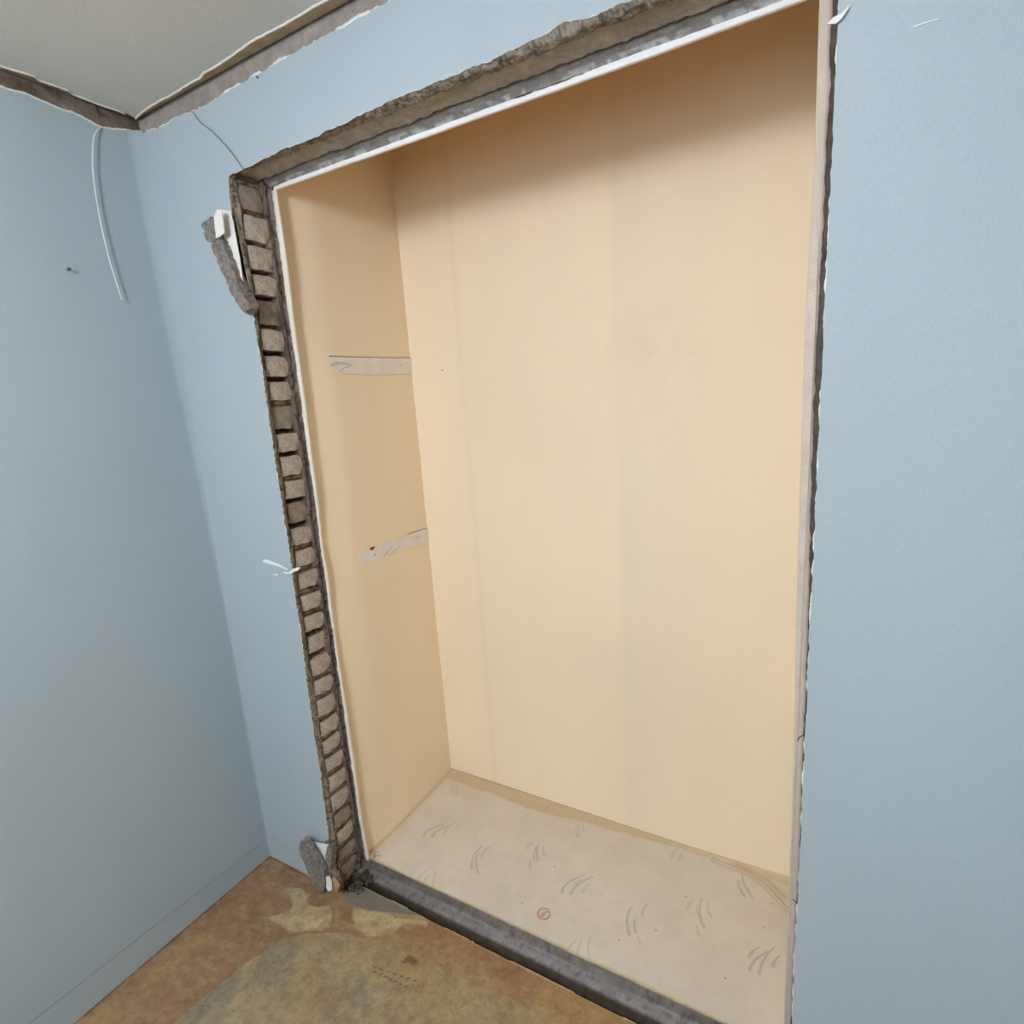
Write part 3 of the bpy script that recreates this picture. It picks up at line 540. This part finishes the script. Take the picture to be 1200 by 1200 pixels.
# ------------------------------------------------------------------ closet floor: printed vinyl with grass tufts
ax_ = np.concatenate([np.arange(XL-0.014, 1.656, 0.0016)]); ay_ = np.arange(0.114, 0.622, 0.0016)
A, B = np.meshgrid(ax_, ay_, indexing='ij')
VN = np.array([0.69, 0.62, 0.515])
c = np.ones(A.shape+(3,))*VN
c *= (0.94+0.12*fbm(A*6, B*6, 91))[..., None]
c = mix(c, VN*np.array([1.0, 0.93, 0.92]), sstep(.5, .7, fbm(A*9, B*9, 92))*0.5)
c = mix(c, VN*np.array([0.93, 0.95, 0.92]), sstep(.56, .72, fbm(A*28, B*28, 93))*0.5)
def smooth_line(p):
    if len(p) < 3:
        (x0, y0), (x1, y1) = p; mx, my = (x0+x1)/2, (y0+y1)/2; p = [p[0], (mx-(y1-y0)*0.08, my+(x1-x0)*0.08), p[1]]
    a, b_, c_ = [np.array(q) for q in (p[0], p[1], p[-1])]; b_ = 2*b_-0.5*(a+c_)
    return [tuple((1-t)**2*a+2*t*(1-t)*b_+t*t*c_) for t in np.linspace(0, 1, 7)]
for k, st in enumerate(TUFTS):
    st = smooth_line(st)
    L = np.array(st); lo = L.min(0)-0.012; hi = L.max(0)+0.012
    ia = slice(*np.searchsorted(ax_, [lo[0], hi[0]])); ib = slice(*np.searchsorted(ay_, [lo[1], hi[1]]))
    if ia.start >= ia.stop or ib.start >= ib.stop: continue
    d = dist_lines(A[ia, ib], B[ia, ib], st)
    strong = 0.62 if k in (2, 3, 5, 6, 8, 9, 13, 14, 28, 29, 34, 37, 38, 42, 43, 44, 45) else 0.38
    tp = np.hypot(A[ia, ib]-st[0][0], B[ia, ib]-st[0][1])/(np.hypot(st[-1][0]-st[0][0], st[-1][1]-st[0][1])+1e-6)
    d = d*(0.75+0.7*np.clip(tp, 0, 1))
    m = (1-sstep(0.0016, 0.0052, d))*strong*(0.55+0.8*fbm(A[ia, ib]*150, B[ia, ib]*150, 94+k % 5))
    c[ia, ib] = mix(c[ia, ib], np.array([0.35, 0.36, 0.32]), np.clip(m, 0, 1))
# glue-stained yellowish border along back, left and front edge
dn = (fbm(A*14, B*14, 95)-0.5)
wback = np.interp(A, [0.35, 0.5, 0.8, 1.1, 1.4, 1.6], [0.050, 0.062, 0.058, 0.030, 0.014, 0.02])
m = 1-sstep(-0.006, 0.006, (YB-B)-wback-dn*0.03)
STAIN = np.array([0.60, 0.44, 0.235])
c = mix(c, STAIN*1.02, m*0.75)
m = 1-sstep(0.004, 0.02, (A-XL)-dn*0.012); c = mix(c, STAIN*0.9, m*0.7)
m = 1-sstep(0.003, 0.011, (B-0.1165)-dn*0.006); c = mix(c, STAIN*np.array([0.9, 0.95, 1.0]), m*0.75)
m = 1-sstep(0.0, 0.0022, (B-0.1170)); c = mix(c, np.array([0.17, 0.10, 0.05]), m*0.7*(fbm(A*30, B, 96) > 0.42))
rr = np.hypot(A-0.372, B-0.135); c = mix(c, np.array([0.30, 0.16, 0.07]), np.clip(1-rr/0.03, 0, 1)*sstep(.4, .6, fbm(A*90, B*90, 97)))
for (x, y) in DUST:
    rr = np.hypot(A-x, B-y); c = mix(c, np.array([0.05, 0.04, 0.035]), np.clip(1.5-rr/0.0019, 0, 1))
Z = ZF+0.0016*(fbm(A*7, B*7, 98)-0.5)
Z += 0.010*np.exp(-((YB-B)/0.010))*np.interp(A, [0.35, 1.3, 1.45, 1.64], [0.5, 0.7, 1.0, 1.6])
# wrinkled fold near the right back corner
fold = dist_lines(A, B, [(1.40, 0.596), (1.50, 0.588), (1.545, 0.572), (1.62, 0.505)]); Z += 0.0028*np.exp(-(fold/0.006)**2); c = mix(c, np.array([0.42, 0.30, 0.17]), np.exp(-((fold-0.006)/0.0035)**2)*0.55)
fold2 = dist_lines(A, B, [(1.47, 0.604), (1.56, 0.585), (1.61, 0.545)]); Z += 0.002*np.exp(-(fold2/0.004)**2); c = mix(c, STAIN*0.9, np.exp(-(fold2/0.012)**2)*0.6)
edge_y = 0.1165+0.0035*(n1(ax_, 99, 14))
B2 = B.copy(); B2[:, 0] = edge_y; B2[:, 1] = np.maximum(B2[:, 1], edge_y+0.0005)
fc = structure(grid('floor_closet', np.stack([A, B2, Z], -1), M_vinyl, None, c, smooth=True))
# thin cut edge of the vinyl and board under it
sk = np.stack([np.stack([ax_, edge_y+dy, ZF+dz+0*ax_], -1) for dy, dz in ((0, 0.0008), (-0.0006, -0.001), (0.0015, -0.0028), (0.004, -0.012), (0.004, -0.05))], 1)
grid('vinyl_edge', sk, M_vinyl, fc, np.ones(sk.shape)*np.array([0.50, 0.38, 0.22])*(0.7+0.5*fbm(sk[..., 0]*60, sk[..., 2]*90, 100))[..., None], flip=True)
# crease between back paper and vinyl
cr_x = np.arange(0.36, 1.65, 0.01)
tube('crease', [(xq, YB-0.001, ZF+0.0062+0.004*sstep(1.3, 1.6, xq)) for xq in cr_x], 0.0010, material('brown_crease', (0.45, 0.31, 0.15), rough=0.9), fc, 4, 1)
# small round red stamp printed on the vinyl (flat print)
st = bpy.data.objects.new('printed_stamp', None); link(st, fc); st['label'] = 'small round red printed stamp'
def ink(name, pts, wdt, closed, par):
    P = [Vector((p[0], p[1])) for p in pts]; n = len(P); V = []; F = []
    for i in range(n):
        a = P[(i-1) % n] if closed or i else P[i]; b = P[(i+1) % n] if closed or i < n-1 else P[i]
        t = (b-a).normalized(); nn = Vector((-t.y, t.x))*wdt/2
        for s in (-1, 1): q = P[i]+nn*s; V.append((q.x, q.y, ZF+0.0013))
    for i in range(n if closed else n-1):
        j = (i+1) % n; F.append((2*i, 2*j, 2*j+1, 2*i+1))
    o = mesh_obj(name, V, F, M_red, par); return thick(o, 0.0002, 0)
cx_, cy_ = STAMP_CENTRE
ink('stamp_ring', STAMP_RING, 0.0020, True, st)
ink('stamp_ring', [(cx_+(x-cx_)*0.84, cy_+(y-cy_)*0.84) for x, y in STAMP_RING], 0.0008, True, st)
for L in STAMP_MARK: ink('stamp_mark', L, 0.0017, False, st)

# ------------------------------------------------------------------ concrete threshold left where the door frame's sill was
ax = np.arange(0.335, 1.70, 0.003)
py_ = np.array([0.030, 0.046, 0.060, 0.068, 0.071, 0.074, 0.0765, 0.079, 0.0825, 0.090, 0.098, 0.105, 0.1075, 0.110, 0.113, 0.119])
pz_ = np.array([-0.036, -0.036, -0.036, -0.030, -0.020, -0.010, -0.003, 0.0025, 0.0055, 0.0080, 0.0100, 0.0120, 0.0145, 0.0190, 0.0265, 0.0345])
A, B = np.meshgrid(ax, py_, indexing='ij'); Z = np.repeat(pz_[None], len(ax), 0)
rg = np.interp(B, [0.03, 0.06, 0.075, 0.095, 0.1, 0.12], [1, 1, 0.35, 0.2, 0.7, 0.6])
Z = Z+(fbm(A*22, B*160, 111)-0.5)*0.0045*rg+(fbm(A*10, B*20, 112)-0.5)*0.0025
c = np.ones(Z.shape+(3,))*lin((140, 132, 126))
c = mix(c, lin((162, 156, 154)), ((B > 0.080) & (B < 0.106))*(0.5+0.5*fbm(A*9, B*60, 113)))
c = mix(c, lin((84, 68, 50)), (B < 0.0778)*0.85)
c = mix(c, lin((136, 126, 116)), (B > 0.1065)*0.8)
c *= (0.52+0.5*fbm(A*14, B*420, 114))[..., None]*(0.80+0.20*sstep(0.45, 0.95, A))[..., None]
c = mix(c, lin((84, 76, 70)), sstep(.58, .68, fbm(A*90, B*140, 115))*0.55)
th = structure(grid('trim_1', np.stack([A, B, Z], -1), M_plaster, None, c, smooth=False)); th.name = 'trim_1'

# ------------------------------------------------------------------ room floor
fx = np.concatenate([np.arange(-0.004, 1.50, 0.0033), np.arange(1.5, RX+0.05, 0.03)])
fy = np.concatenate([np.arange(RY-0.05, -0.72, 0.05), np.arange(-0.72, 0.0505, 0.0033)])
A, B = np.meshgrid(fx, fy, indexing='ij')
w1 = fbm(A*14, B*14, 121)-0.5; w2 = fbm(A*45, B*45, 122)-0.5; w3 = fbm(A*130, B*130, 123)-0.5
BROWN, OCHRE, GREY, PALE, LIGHT = lin((160, 124, 91)), lin((170, 148, 108)), lin((148, 140, 116)), lin((168, 156, 128)), lin((198, 176, 132))
c = np.ones(A.shape+(3,))*BROWN
c = mix(c, BROWN*np.array([0.80, 0.76, 0.72]), sstep(.45, .7, fbm(A*10, B*10, 124))*0.6)
INNER = POLY_INNER+[(0.243, -1.0), (0.25, RY-.1), (RX+.1, RY-.1), (RX+.1, -0.02), (1.2, -0.03), (0.9, -0.045), (0.62, -0.062)]
inner = 1-sstep(-0.004, 0.006, sdist(A, B, INNER)+w2*0.010)
ci = np.ones(A.shape+(3,))*OCHRE
g = 1-sstep(-0.05, 0.05, sdist(A, B, POLY_GREY+[(0.9, -0.5), (0.9, -3.3), (0.24, -3.3), (0.24, -0.6)])+w1*0.12+w2*0.06)
g = np.clip(g*(0.75+0.25*sstep(.35, .6, fbm(A*12, B*12, 133)))+0.25*sstep(.5, .7, fbm(A*9, B*9, 133)), 0, 1)
ci = mix(ci, GREY, g*0.95); ci = mix(ci, OCHRE*np.array([1.05, 0.97, 0.85]), sstep(.45, .7, fbm(A*11, B*11, 135))*0.4*(1-g))
ci = mix(ci, PALE, (1-sstep(-0.01, 0.02, sdist(A, B, POLY_PALE)+w1*0.03))*0.5)
ci = mix(ci, BROWN*1.08, sstep(.55, .72, fbm(A*16, B*16, 126))*0.35*(A > 0.5))
ci = mix(ci, LIGHT*0.9, sstep(.56, .75, fbm(A*22, B*22, 127))*0.35)
c = mix(c, lin((172, 140, 98)), sstep(0.40, 0.62, A+w1*0.15)*0.6)
c = mix(c, ci, inner)
def stain(c, poly, colr, e0, e1, wob, amt): return mix(c, colr, (1-sstep(e0, e1, sdist(A, B, poly)+w1*wob+w2*wob*0.8+w3*wob*0.4))*amt)
c = stain(c, POLY_RED, lin((164, 122, 86)), -0.016, 0.016, 0.05, 0.75)
c = stain(c, POLY_ORANGE, lin((184, 148, 96)), -0.014, 0.014, 0.05, 0.65)
for P_ in (POLY_STREAK, POLY_STREAK_B): c = stain(c, P_, lin((176, 148, 98)), -0.012, 0.012, 0.05, 0.75)
c = stain(c, POLY_STREAK_C, lin((168, 134, 92)), -0.012, 0.010, 0.03, 0.6)
for P_ in (POLY_LIGHT_A, POLY_LIGHT_B):
    c = stain(c, P_, LIGHT*0.55, -0.001, 0.006, 0.024, 0.45)
    c = stain(c, P_, LIGHT, -0.006, -0.0005, 0.024, 0.92)
c = stain(c, POLY_CEMENT, lin((140, 132, 120)), -0.002, 0.002, 0.002, 1.0)
c = mix(c, lin((70, 48, 32)), (1-sstep(0.0, 0.012, A+w2*0.006))*0.75)             # dark brown line along the left wall
c = mix(c, lin((96, 66, 42)), (1-sstep(0.0, 0.010, -B+w2*0.006))*0.5*(A < 0.36))
c = mix(c, BROWN*0.62, np.exp(-(dist_lines(A, B, POLY_INNER)/0.0035)**2)*0.35*(A < 0.5))
c = stain(c, POLY_SMUDGE, lin((112, 82, 52)), -0.004, 0.006, 0.02, 0.7)
for d_ in DASHES: c = mix(c, lin((88, 66, 44)), (1-sstep(0.0008, 0.0030, dist_lines(A, B, d_)))*0.75)
c *= (1+w3*0.30+w2*0.30+w1*0.12)[..., None]
c = mix(c, LIGHT*0.85, sstep(.52, .72, fbm(A*30, B*55, 134))*0.4*(1-inner))
c = mix(c, BROWN*0.7, sstep(.56, .7, fbm(A*60, B*60, 136))*0.3)
c = stain(c, POLY_CEMENT, lin((134, 126, 114)), -0.002, 0.002, 0.002, 1.0); c *= (1+0.12*w3)[..., None]*0.84
dots = (vnoise(A*230, B*230, 129) > 0.95)*1.0*(vnoise(A*8, B*8, 130) > 0.5); c = mix(c, lin((80, 60, 40)), dots*0.5)
lip = 0.0490+0.0015*n1(fx, 131, 30)+0.0012*np.sign(n1(fx, 132, 9))
lip = np.where(fx < 0.37, 0.012, lip)
B2 = B.copy(); B2[:, -1] = lip; B2[:, -16:-1] = np.minimum(B2[:, -16:-1], lip[:, None]-0.0004*np.arange(15, 0, -1)[None])
m = (np.abs(B2-lip[:, None]) < 0.0016)&(A > 0.37); c = mix(c, lin((206, 190, 160)), m*0.75)
Z = 0.0012*w2+0.0008*w3
for P_ in (POLY_LIGHT_A, POLY_LIGHT_B): Z = Z+0.0010*(1-sstep(-0.003, 0.002, sdist(A, B, P_)+w1*0.024+w2*0.019+w3*0.0096))
Z = Z+0.0022*(1-sstep(-0.002, 0.0015, sdist(A, B, POLY_CEMENT)))
Z = Z+inner*0.0009
P = np.stack([A, B2, Z], -1)
skirt = np.stack([np.stack([fx, lip+0*fx-dy, -dz+0*fx], -1) for dy, dz in ((0, 0.0), (0.001, 0.006), (0.003, 0.014), (0.004, 0.04))], 1)
floor = structure(multi('floor', [P, skirt], M_floor, None, [c, np.ones(skirt.shape)*lin((92, 76, 58))], smooth=False))

boxes('subfloor', [(-0.12, RX+0.1, RY-0.1, 0.75, -0.09, -0.045)], M_cement, floor)

# ------------------------------------------------------------------ left wall
yl = np.concatenate([np.arange(RY-0.02, -1.3, 0.1), np.arange(-1.3, -0.12, 0.006), np.arange(-0.12, 0.0005, 0.002), [0.001]])
tt = np.linspace(0, 1, 420); topz = ptop_l(yl)
topz = np.where(yl < -0.305, 2.2985+n1(yl, 6, 30)*0.006, topz)
Yw = np.repeat(yl[:, None], len(tt), 1); Zw = tt[None]*topz[:, None]
Xw = 0.0014*(fbm(Yw*3, Zw*3, 141)-0.5)+0*Yw
# the paper bridges the corner in a soft cove, strongest near the ceiling
cv = 0.010*sstep(0.9, 2.25, Zw)+0.002
wv = 0.030*sstep(0.8, 2.2, Zw)+0.006
Xw += cv*np.clip(1+Yw/wv, 0, 1)**1.6
# crease just above the floor where the skirting line ran
Xw += -0.0009*np.exp(-((Zw-0.074+0.036*Yw)/0.0022)**2)
Pw = np.stack([Xw, Yw, Zw], -1)
def CREASE_Z(y): return 0.072-0.036*y+0.002*math.sin(y*9)
wl_core = boxes('wall_left', [(-0.12, -0.004, RY-0.1, 0.10, -0.05, ZT+0.02)], M_cement); structure(wl_core)
pl = grid('wallpaper', Pw, M_blue, wl_core, smooth=True); 
if pl.data.polygons[50].normal.x < 0: pl.data.flip_normals()
tube('crease', [(0.0012+0.0008*math.sin(y*9), y, CREASE_Z(y)) for y in np.arange(-1.2, -0.004, 0.02)], 0.0006, material('crease_line', (0.29, 0.335, 0.345), bump=0), wl_core, 4, 1)
# bare render strip over the paper
ys = np.arange(-1.4, 0.006, 0.004); zs = np.linspace(2.262, ZT+0.012, 22)
A, B = np.meshgrid(ys, zs, indexing='ij')
X = -0.0022+(fbm(A*30, B*50, 142)-0.5)*0.006+0.005*sstep(.5, .62, fbm(A*16, B*14, 143))*(B > 2.302)
X = np.minimum(X, np.where(B < 2.300, -0.0012, 0.02))
c = np.ones(A.shape+(3,))*lin((118, 104, 90))*(0.7+0.6*fbm(A*25, B*60, 144))[..., None]
c = mix(c, lin((150, 140, 128)), sstep(.56, .66, fbm(A*18, B*12, 145))*0.6); c = mix(c, lin((84, 70, 52)), sstep(.5, .65, fbm(A*12, B*30, 146))*0.5)
grid('bare_render', np.stack([X, A, B], -1), M_plaster, wl_core, c, flip=True)
yr = np.arange(-1.2, 0.0, 0.002); e = ptop_l(yr); e = np.where(yr < -0.305, 2.2985, e); wd = 0.0025*np.clip(n1(yr, 26, 80)*3+0.1, 0, 1)
rim = np.stack([np.stack([np.full(len(yr), 0.0004), yr, e-0.004], -1), np.stack([np.full(len(yr), 0.0002), yr, e+wd], -1)], 1)
thick(grid('torn_backing', rim, M_white, wl_core), 0.0005, 0)

# ------------------------------------------------------------------ the walls out of view
wr = structure(boxes('wall_right', [(RX, RX+0.1, RY-0.1, 0.1, -0.05, ZT+0.02)], M_blue))
wb = structure(boxes('wall_back', [(-0.05, WIN[0], RY-0.1, RY, -0.05, ZT), (WIN[1], RX+0.1, RY-0.1, RY, -0.05, ZT), (WIN[0], WIN[1], RY-0.1, RY, -0.05, WIN[2]), (WIN[0], WIN[1], RY-0.1, RY, WIN[3], ZT)], M_blue))
win = structure(boxes('added_window', [(WIN[0], WIN[0]+0.05, RY-0.03, RY+0.02, WIN[2], WIN[3]), (WIN[1]-0.05, WIN[1], RY-0.03, RY+0.02, WIN[2], WIN[3]), (WIN[0], WIN[1], RY-0.03, RY+0.02, WIN[2], WIN[2]+0.05), (WIN[0], WIN[1], RY-0.03, RY+0.02, WIN[3]-0.05, WIN[3])], M_frame))  # unseen window, added for the soft shadow gradient in the closet
boxes('added_window_bar', [((WIN[0]+WIN[1])/2-0.025, (WIN[0]+WIN[1])/2+0.025, RY-0.02, RY+0.01, WIN[2]+0.05, WIN[3]-0.05)], M_frame, win)

# ------------------------------------------------------------------ ceiling: brown board, papered underside ending in a ragged edge
ceil = structure(boxes('ceiling', [(0.005, RX+0.05, RY-0.05, -0.006, ZT, ZT+0.012), (-0.1, RX+0.1, RY-0.1, 0.1, ZT+0.02, ZT+0.04)], M_ply))
def step_noise(t, seed, f): return np.floor(fbm(t*f, t*0+seed, seed, 2)*6)/6-0.4
xf_ = np.concatenate([np.arange(0.0, 1.2, 0.002), np.arange(1.2, RX+0.01, 0.02)])
cy = np.where(xf_ < 0.79, curve(CEIL_EDGE_FRONT, xf_, 0), -0.035)-0.004*sstep(0.02, 0.1, xf_)+n1(xf_, 151, 60)*0.003+step_noise(xf_, 152, 18)*0.004
def left_edge(y): 
    e = np.interp(-np.asarray(y), [0.011, 0.04, 0.056, 0.112, 0.164, 0.174, 0.2325, 0.247, 0.302, 0.6], [0.010, 0.017, 0.022, 0.018, 0.0225, 0.030, 0.028, 0.038, 0.030, 0.03])
    return e+n1(y, 153, 60)*0.003+step_noise(y, 154, 20)*0.003
yc = np.concatenate([np.arange(RY, -1.0, 0.05), np.arange(-1.0, -0.0415, 0.002), [-0.0405]])
xl = left_edge(yc); uu = np.linspace(0, 1, 30)**1.5
Xc = xl[:, None]*(1-uu)+(RX)*uu; Yc = np.repeat(yc[:, None], 30, 1)
Pc1 = np.stack([Xc, Yc, np.full_like(Xc, ZT-0.0022)], -1)
xq = xf_[xf_ >= 0.0105]; cq = cy[xf_ >= 0.0105]; vv = np.linspace(0, 1, 4)
lowy = np.where(xq < 0.022, -0.012-(xq-0.0105)*2.3, -0.0405)
Yq = cq[:, None]*(1-vv)+np.minimum(lowy, cq-0.001)[:, None]*vv
Pc2 = np.stack([np.repeat(xq[:, None], 4, 1), Yq, np.full_like(Yq, ZT-0.0022)], -1)
cp = multi('ceiling_paper', [Pc1, Pc2], M_ceil, ceil, flips=[False, False])
me = cp.data
fl = [p.index for p in me.polygons if p.normal.z > 0]
if fl:
    bm = bmesh.new(); bm.from_mesh(me); bm.faces.ensure_lookup_table(); bmesh.ops.reverse_faces(bm, faces=[bm.faces[i] for i in fl]); bm.to_mesh(me); bm.free()
rimf = np.stack([np.stack([xq, cq-0.002, np.full(len(xq), ZT-0.0026)], -1), np.stack([xq, cq+0.0017*np.clip(n1(xq, 155, 60)*3+0.5, 0.1, 1), np.full(len(xq), ZT-0.0060)], -1)], 1)
yr2 = yc[yc > -1.0]; xl2 = left_edge(yr2)
riml = np.stack([np.stack([xl2+0.002, yr2, np.full(len(yr2), ZT-0.0026)], -1), np.stack([xl2-0.0017*np.clip(n1(yr2, 156, 60)*3+0.6, 0.1, 1), yr2, np.full(len(yr2), ZT-0.0060)], -1)], 1)
thick(multi('torn_backing', [rimf, riml], material('torn_ceiling_paper', (0.72, 0.67, 0.58), rough=0.9), ceil), 0.0004, 0)

# ------------------------------------------------------------------ things on and beside the walls
def empty(name, loc, label, cat, group=None):
    o = bpy.data.objects.new(name, None); link(o); o.location = loc; tag(o, label, cat, group); return o
def put(o, root):            # o built in world coordinates, keep it there under root
    o.parent = root; o.matrix_parent_inverse = Matrix.Translation(root.location).inverted(); return o
tag(recentre(tube('electric_cable', CABLE, 0.0019, M_wire, None, 6, 6)), 'thin pale cable hanging down the left blue wall near the corner', 'cable')
wr_ = tube('paper_tear_line', PAPER_TEAR, 0.0012, M_tear, None, 5, 6)  # tear edge in the wallpaper, built as a thin dark strand
tag(recentre(wr_), 'dark tear in the blue paper, built as a thin strand, slanting from under the ceiling to the top left corner of the opening', 'paper tear')

# upper hanging piece of render
sx, sz = 0.36, 1.79
up = empty('hanging_plaster', (sx, 0, sz), 'broken grey render slab with white paper hanging off the upper left jamb', 'plaster piece')
put(shard('plaster_lump', SLAB_BLOCK, -0.036, -0.004, M_slab, amp=0.0035, cell=0.008, seed=3), up)
put(shard('plaster_bar', SLAB_BAR, -0.030, -0.002, M_slab, amp=0.0035, cell=0.008, seed=4), up)
p = put(shard('paper_sheet', SLAB_WHITE, -0.013, -0.0115, M_white, amp=0.0008, cell=0.012, seed=5), up); p['label'] = 'white torn paper sheet'
p = put(shard('paper_flap', SLAB_CHIP, -0.041, -0.038, M_ivory if 'M_ivory' in globals() else M_white, amp=0.0010, cell=0.010, seed=6), up); p['label'] = 'ivory torn paper flap'
# lower leaning piece of render
lo = empty('leaning_plaster', (0.30, -0.02, 0.0), 'grey render slab leaning on the wall at the foot of the broken jamb', 'plaster piece')
put(shard('plaster_slab', LOW_SLAB, -0.041, -0.024, M_slab2 if 'M_slab2' in globals() else M_slab, amp=0.0022, cell=0.010, seed=7), lo)
p = put(shard('paper_sheet', LOW_WHITE, -0.016, -0.0148, M_white, amp=0.0008, cell=0.012, seed=8), lo); p['label'] = 'white torn paper sheet'
put(shard('plaster_edge', LOW_EDGE, -0.022, -0.002, M_slab, amp=0.0015, cell=0.008, seed=9), lo)
tag(recentre(shard('paper_scrap', LOW_CURL, -0.040, -0.037, M_white, amp=0.0020, cell=0.006, seed=10)), 'small white paper scrap on the floor between the leaning slab and the jamb', 'paper scrap')
tag(recentre(shard('rusty_scrap', LOW_ORANGE, -0.032, -0.022, M_orange, amp=0.0015, cell=0.006, seed=11)), 'small orange brown scrap beside the dark rubble at the jamb foot', 'scrap')
# curls of torn paper at mid height of the jamb
tc = empty('torn_paper_curl', (0.33, 0, 1.095), 'white torn paper curl sticking out over the jamb bricks at mid height', 'torn paper')
put(shard('curl', CURL_A, -0.016, -0.0135, M_white, amp=0.0018, cell=0.006, seed=12), tc)
put(shard('shred', CURL_B, -0.0045, -0.0030, M_white, amp=0.0010, cell=0.006, seed=13), tc)
put(shard('shred', CURL_C, -0.0045, -0.0030, M_white, amp=0.0010, cell=0.006, seed=14), tc)
shard('scrape', [(1.737, 1.9770), (1.742, 1.9765), (1.750, 1.9772), (1.768, 1.9764), (1.766, 1.9775), (1.752, 1.9786), (1.740, 1.9785)], -0.0014, -0.0008, M_white, wall_front, amp=0.0008, cell=0.004, seed=41)
tube('crease', [(0.030, -0.0008, 0.094), (0.10, -0.0010, 0.078), (0.172, -0.0008, 0.068)], 0.0006, material('crease_line_front', (0.30, 0.345, 0.36), bump=0), wall_front, 4, 3)
# white shred across the dark joint, upper right edge of the opening
tag(recentre(shard('paper_shred', [(1.6400, 2.0110), (1.6470, 2.0165), (1.6560, 2.0180), (1.6660, 2.0260), (1.6640, 2.0210), (1.6570, 2.0120), (1.6500, 2.0080)], -0.006, -0.0045, M_white, amp=0.0008, cell=0.006, seed=15)),
    'tiny white paper shred on the upper right edge of the opening', 'torn paper')
# screw in the left wall, nail in the front wall
sc = empty('wall_screw', (0, SCREW[0], SCREW[1]), 'dark screw stuck in the left blue wall', 'screw')
def disc(name, c, r, h, axis, mat, root, n=8):
    bm = bmesh.new(); bmesh.ops.create_cone(bm, cap_ends=True, segments=n, radius1=r, radius2=r*0.8, depth=h)
    me = bpy.data.meshes.new(name)
    if axis == 'x': bmesh.ops.rotate(bm, verts=bm.verts, matrix=Matrix.Rotation(math.radians(90), 3, 'Y'))
    else: bmesh.ops.rotate(bm, verts=bm.verts, matrix=Matrix.Rotation(math.radians(90), 3, 'X'))
    bmesh.ops.translate(bm, verts=bm.verts, vec=c); bm.to_mesh(me); bm.free(); me.materials.append(mat)
    return put(link(bpy.data.objects.new(name, me)), root)
disc('screw_head', (0.016, SCREW[0], SCREW[1]+0.001), 0.0042, 0.003, 'x', M_metal, sc)
disc('shank', (0.008, SCREW[0], SCREW[1]+0.001), 0.0017, 0.018, 'x', M_metal, sc)
nl = empty('nail', (NAIL[0], 0, NAIL[1]), 'small dark nail in the blue wall just under the ceiling', 'nail')
disc('nail_head', (NAIL[0], -0.004, NAIL[1]), 0.0024, 0.002, 'y', M_metal, nl); disc('shank', (NAIL[0], 0.001, NAIL[1]), 0.0011, 0.010, 'y', M_metal, nl)
n2 = empty('nail', (BACK_MARKS[0][0], YB, BACK_MARKS[0][1]), 'tiny dark nail in the cream back wall of the closet', 'nail')
disc('nail_head', (BACK_MARKS[0][0], YB-0.004, BACK_MARKS[0][1]), 0.0022, 0.002, 'y', M_metal, n2); disc('shank', (BACK_MARKS[0][0], YB+0.001, BACK_MARKS[0][1]), 0.001, 0.010, 'y', M_metal, n2)

# crumbled mortar at the foot of the jamb
bm = bmesh.new(); r = random.Random(5)
spots = [(0.372+0.045*r.random(), 0.004+0.10*r.random()) for _ in range(110)]
for (x, y) in spots:
    rad = r.uniform(0.003, 0.0085); base = -0.03+max(0, 0.045*(1-abs(y-0.055)/0.06))
    z = base+rad*0.6+r.uniform(0, 0.034)*(1-(x-0.365)/0.06)
    q = bmesh.ops.create_icosphere(bm, subdivisions=1, radius=rad)['verts']
    for v in q:
        v.co = Vector((v.co.x*r.uniform(.8, 1.2), v.co.y, v.co.z*r.uniform(.7, 1.0)))+mnoise.noise_vector(v.co*300+Vector((x*99, y*77, 0)))*rad*0.5
        v.co += Vector((x, y, z))
me = bpy.data.meshes.new('crumbled_mortar'); bm.to_mesh(me); bm.free(); me.materials.append(M_rubble)
rb = link(bpy.data.objects.new('crumbled_mortar', me)); rb['kind'] = 'stuff'
tag(recentre(rb), 'dark crumbled mortar heaped at the foot of the broken jamb', 'rubble')
# rough lump in the threshold groove
lump = shard('mortar_lump', [(1.135, -0.034), (1.150, -0.020), (1.162, -0.017), (1.172, -0.024), (1.170, -0.034)], 0.052, 0.070, M_rubble, amp=0.003, cell=0.006, seed=21)
tag(recentre(lump), 'small dark lump lying in the groove of the threshold', 'rubble')

# unseen lamp added behind the camera, its globe shaped for the soft lintel shadow
lamp = empty('unseen_lamp', (LAMP_XY[0], LAMP_XY[1], 1.90), 'unseen opal globe pendant lamp, added behind the camera to light the room', 'lamp')
def turned(name, prof, z, mat, seg=24):
    V = []; F = []
    for r, dz in prof:
        for k in range(seg): a = 2*math.pi*k/seg; V.append((LAMP_XY[0]+r*math.cos(a), LAMP_XY[1]+r*math.sin(a), z+dz))
    for j in range(len(prof)-1):
        for k in range(seg): F.append((j*seg+k, j*seg+(k+1) % seg, (j+1)*seg+(k+1) % seg, (j+1)*seg+k))
    return put(mesh_obj(name, V, F, mat, None, smooth=True), lamp)
turned('ceiling_rose', [(0.001, -0.030), (0.045, -0.028), (0.055, -0.018), (0.058, 0.0)], 2.331, M_frame)
turned('neck', [(0.020, 0.0), (0.035, 0.006), (0.035, 0.020), (0.016, 0.030), (0.012, 0.035)], 2.270, M_frame)
M_diff = bpy.data.materials.new('opal_glass'); M_diff.use_nodes = True
_b = M_diff.node_tree.nodes['Principled BSDF']; _b.inputs['Emission Color'].default_value = (0.86, 0.92, 1.05, 1); _b.inputs['Emission Strength'].default_value = LAMP_L
turned('globe', [(0.19*math.sin(t)+0.0005, -0.19*math.cos(t)) for t in np.linspace(0, math.pi*0.955, 15)], 2.085, M_diff)
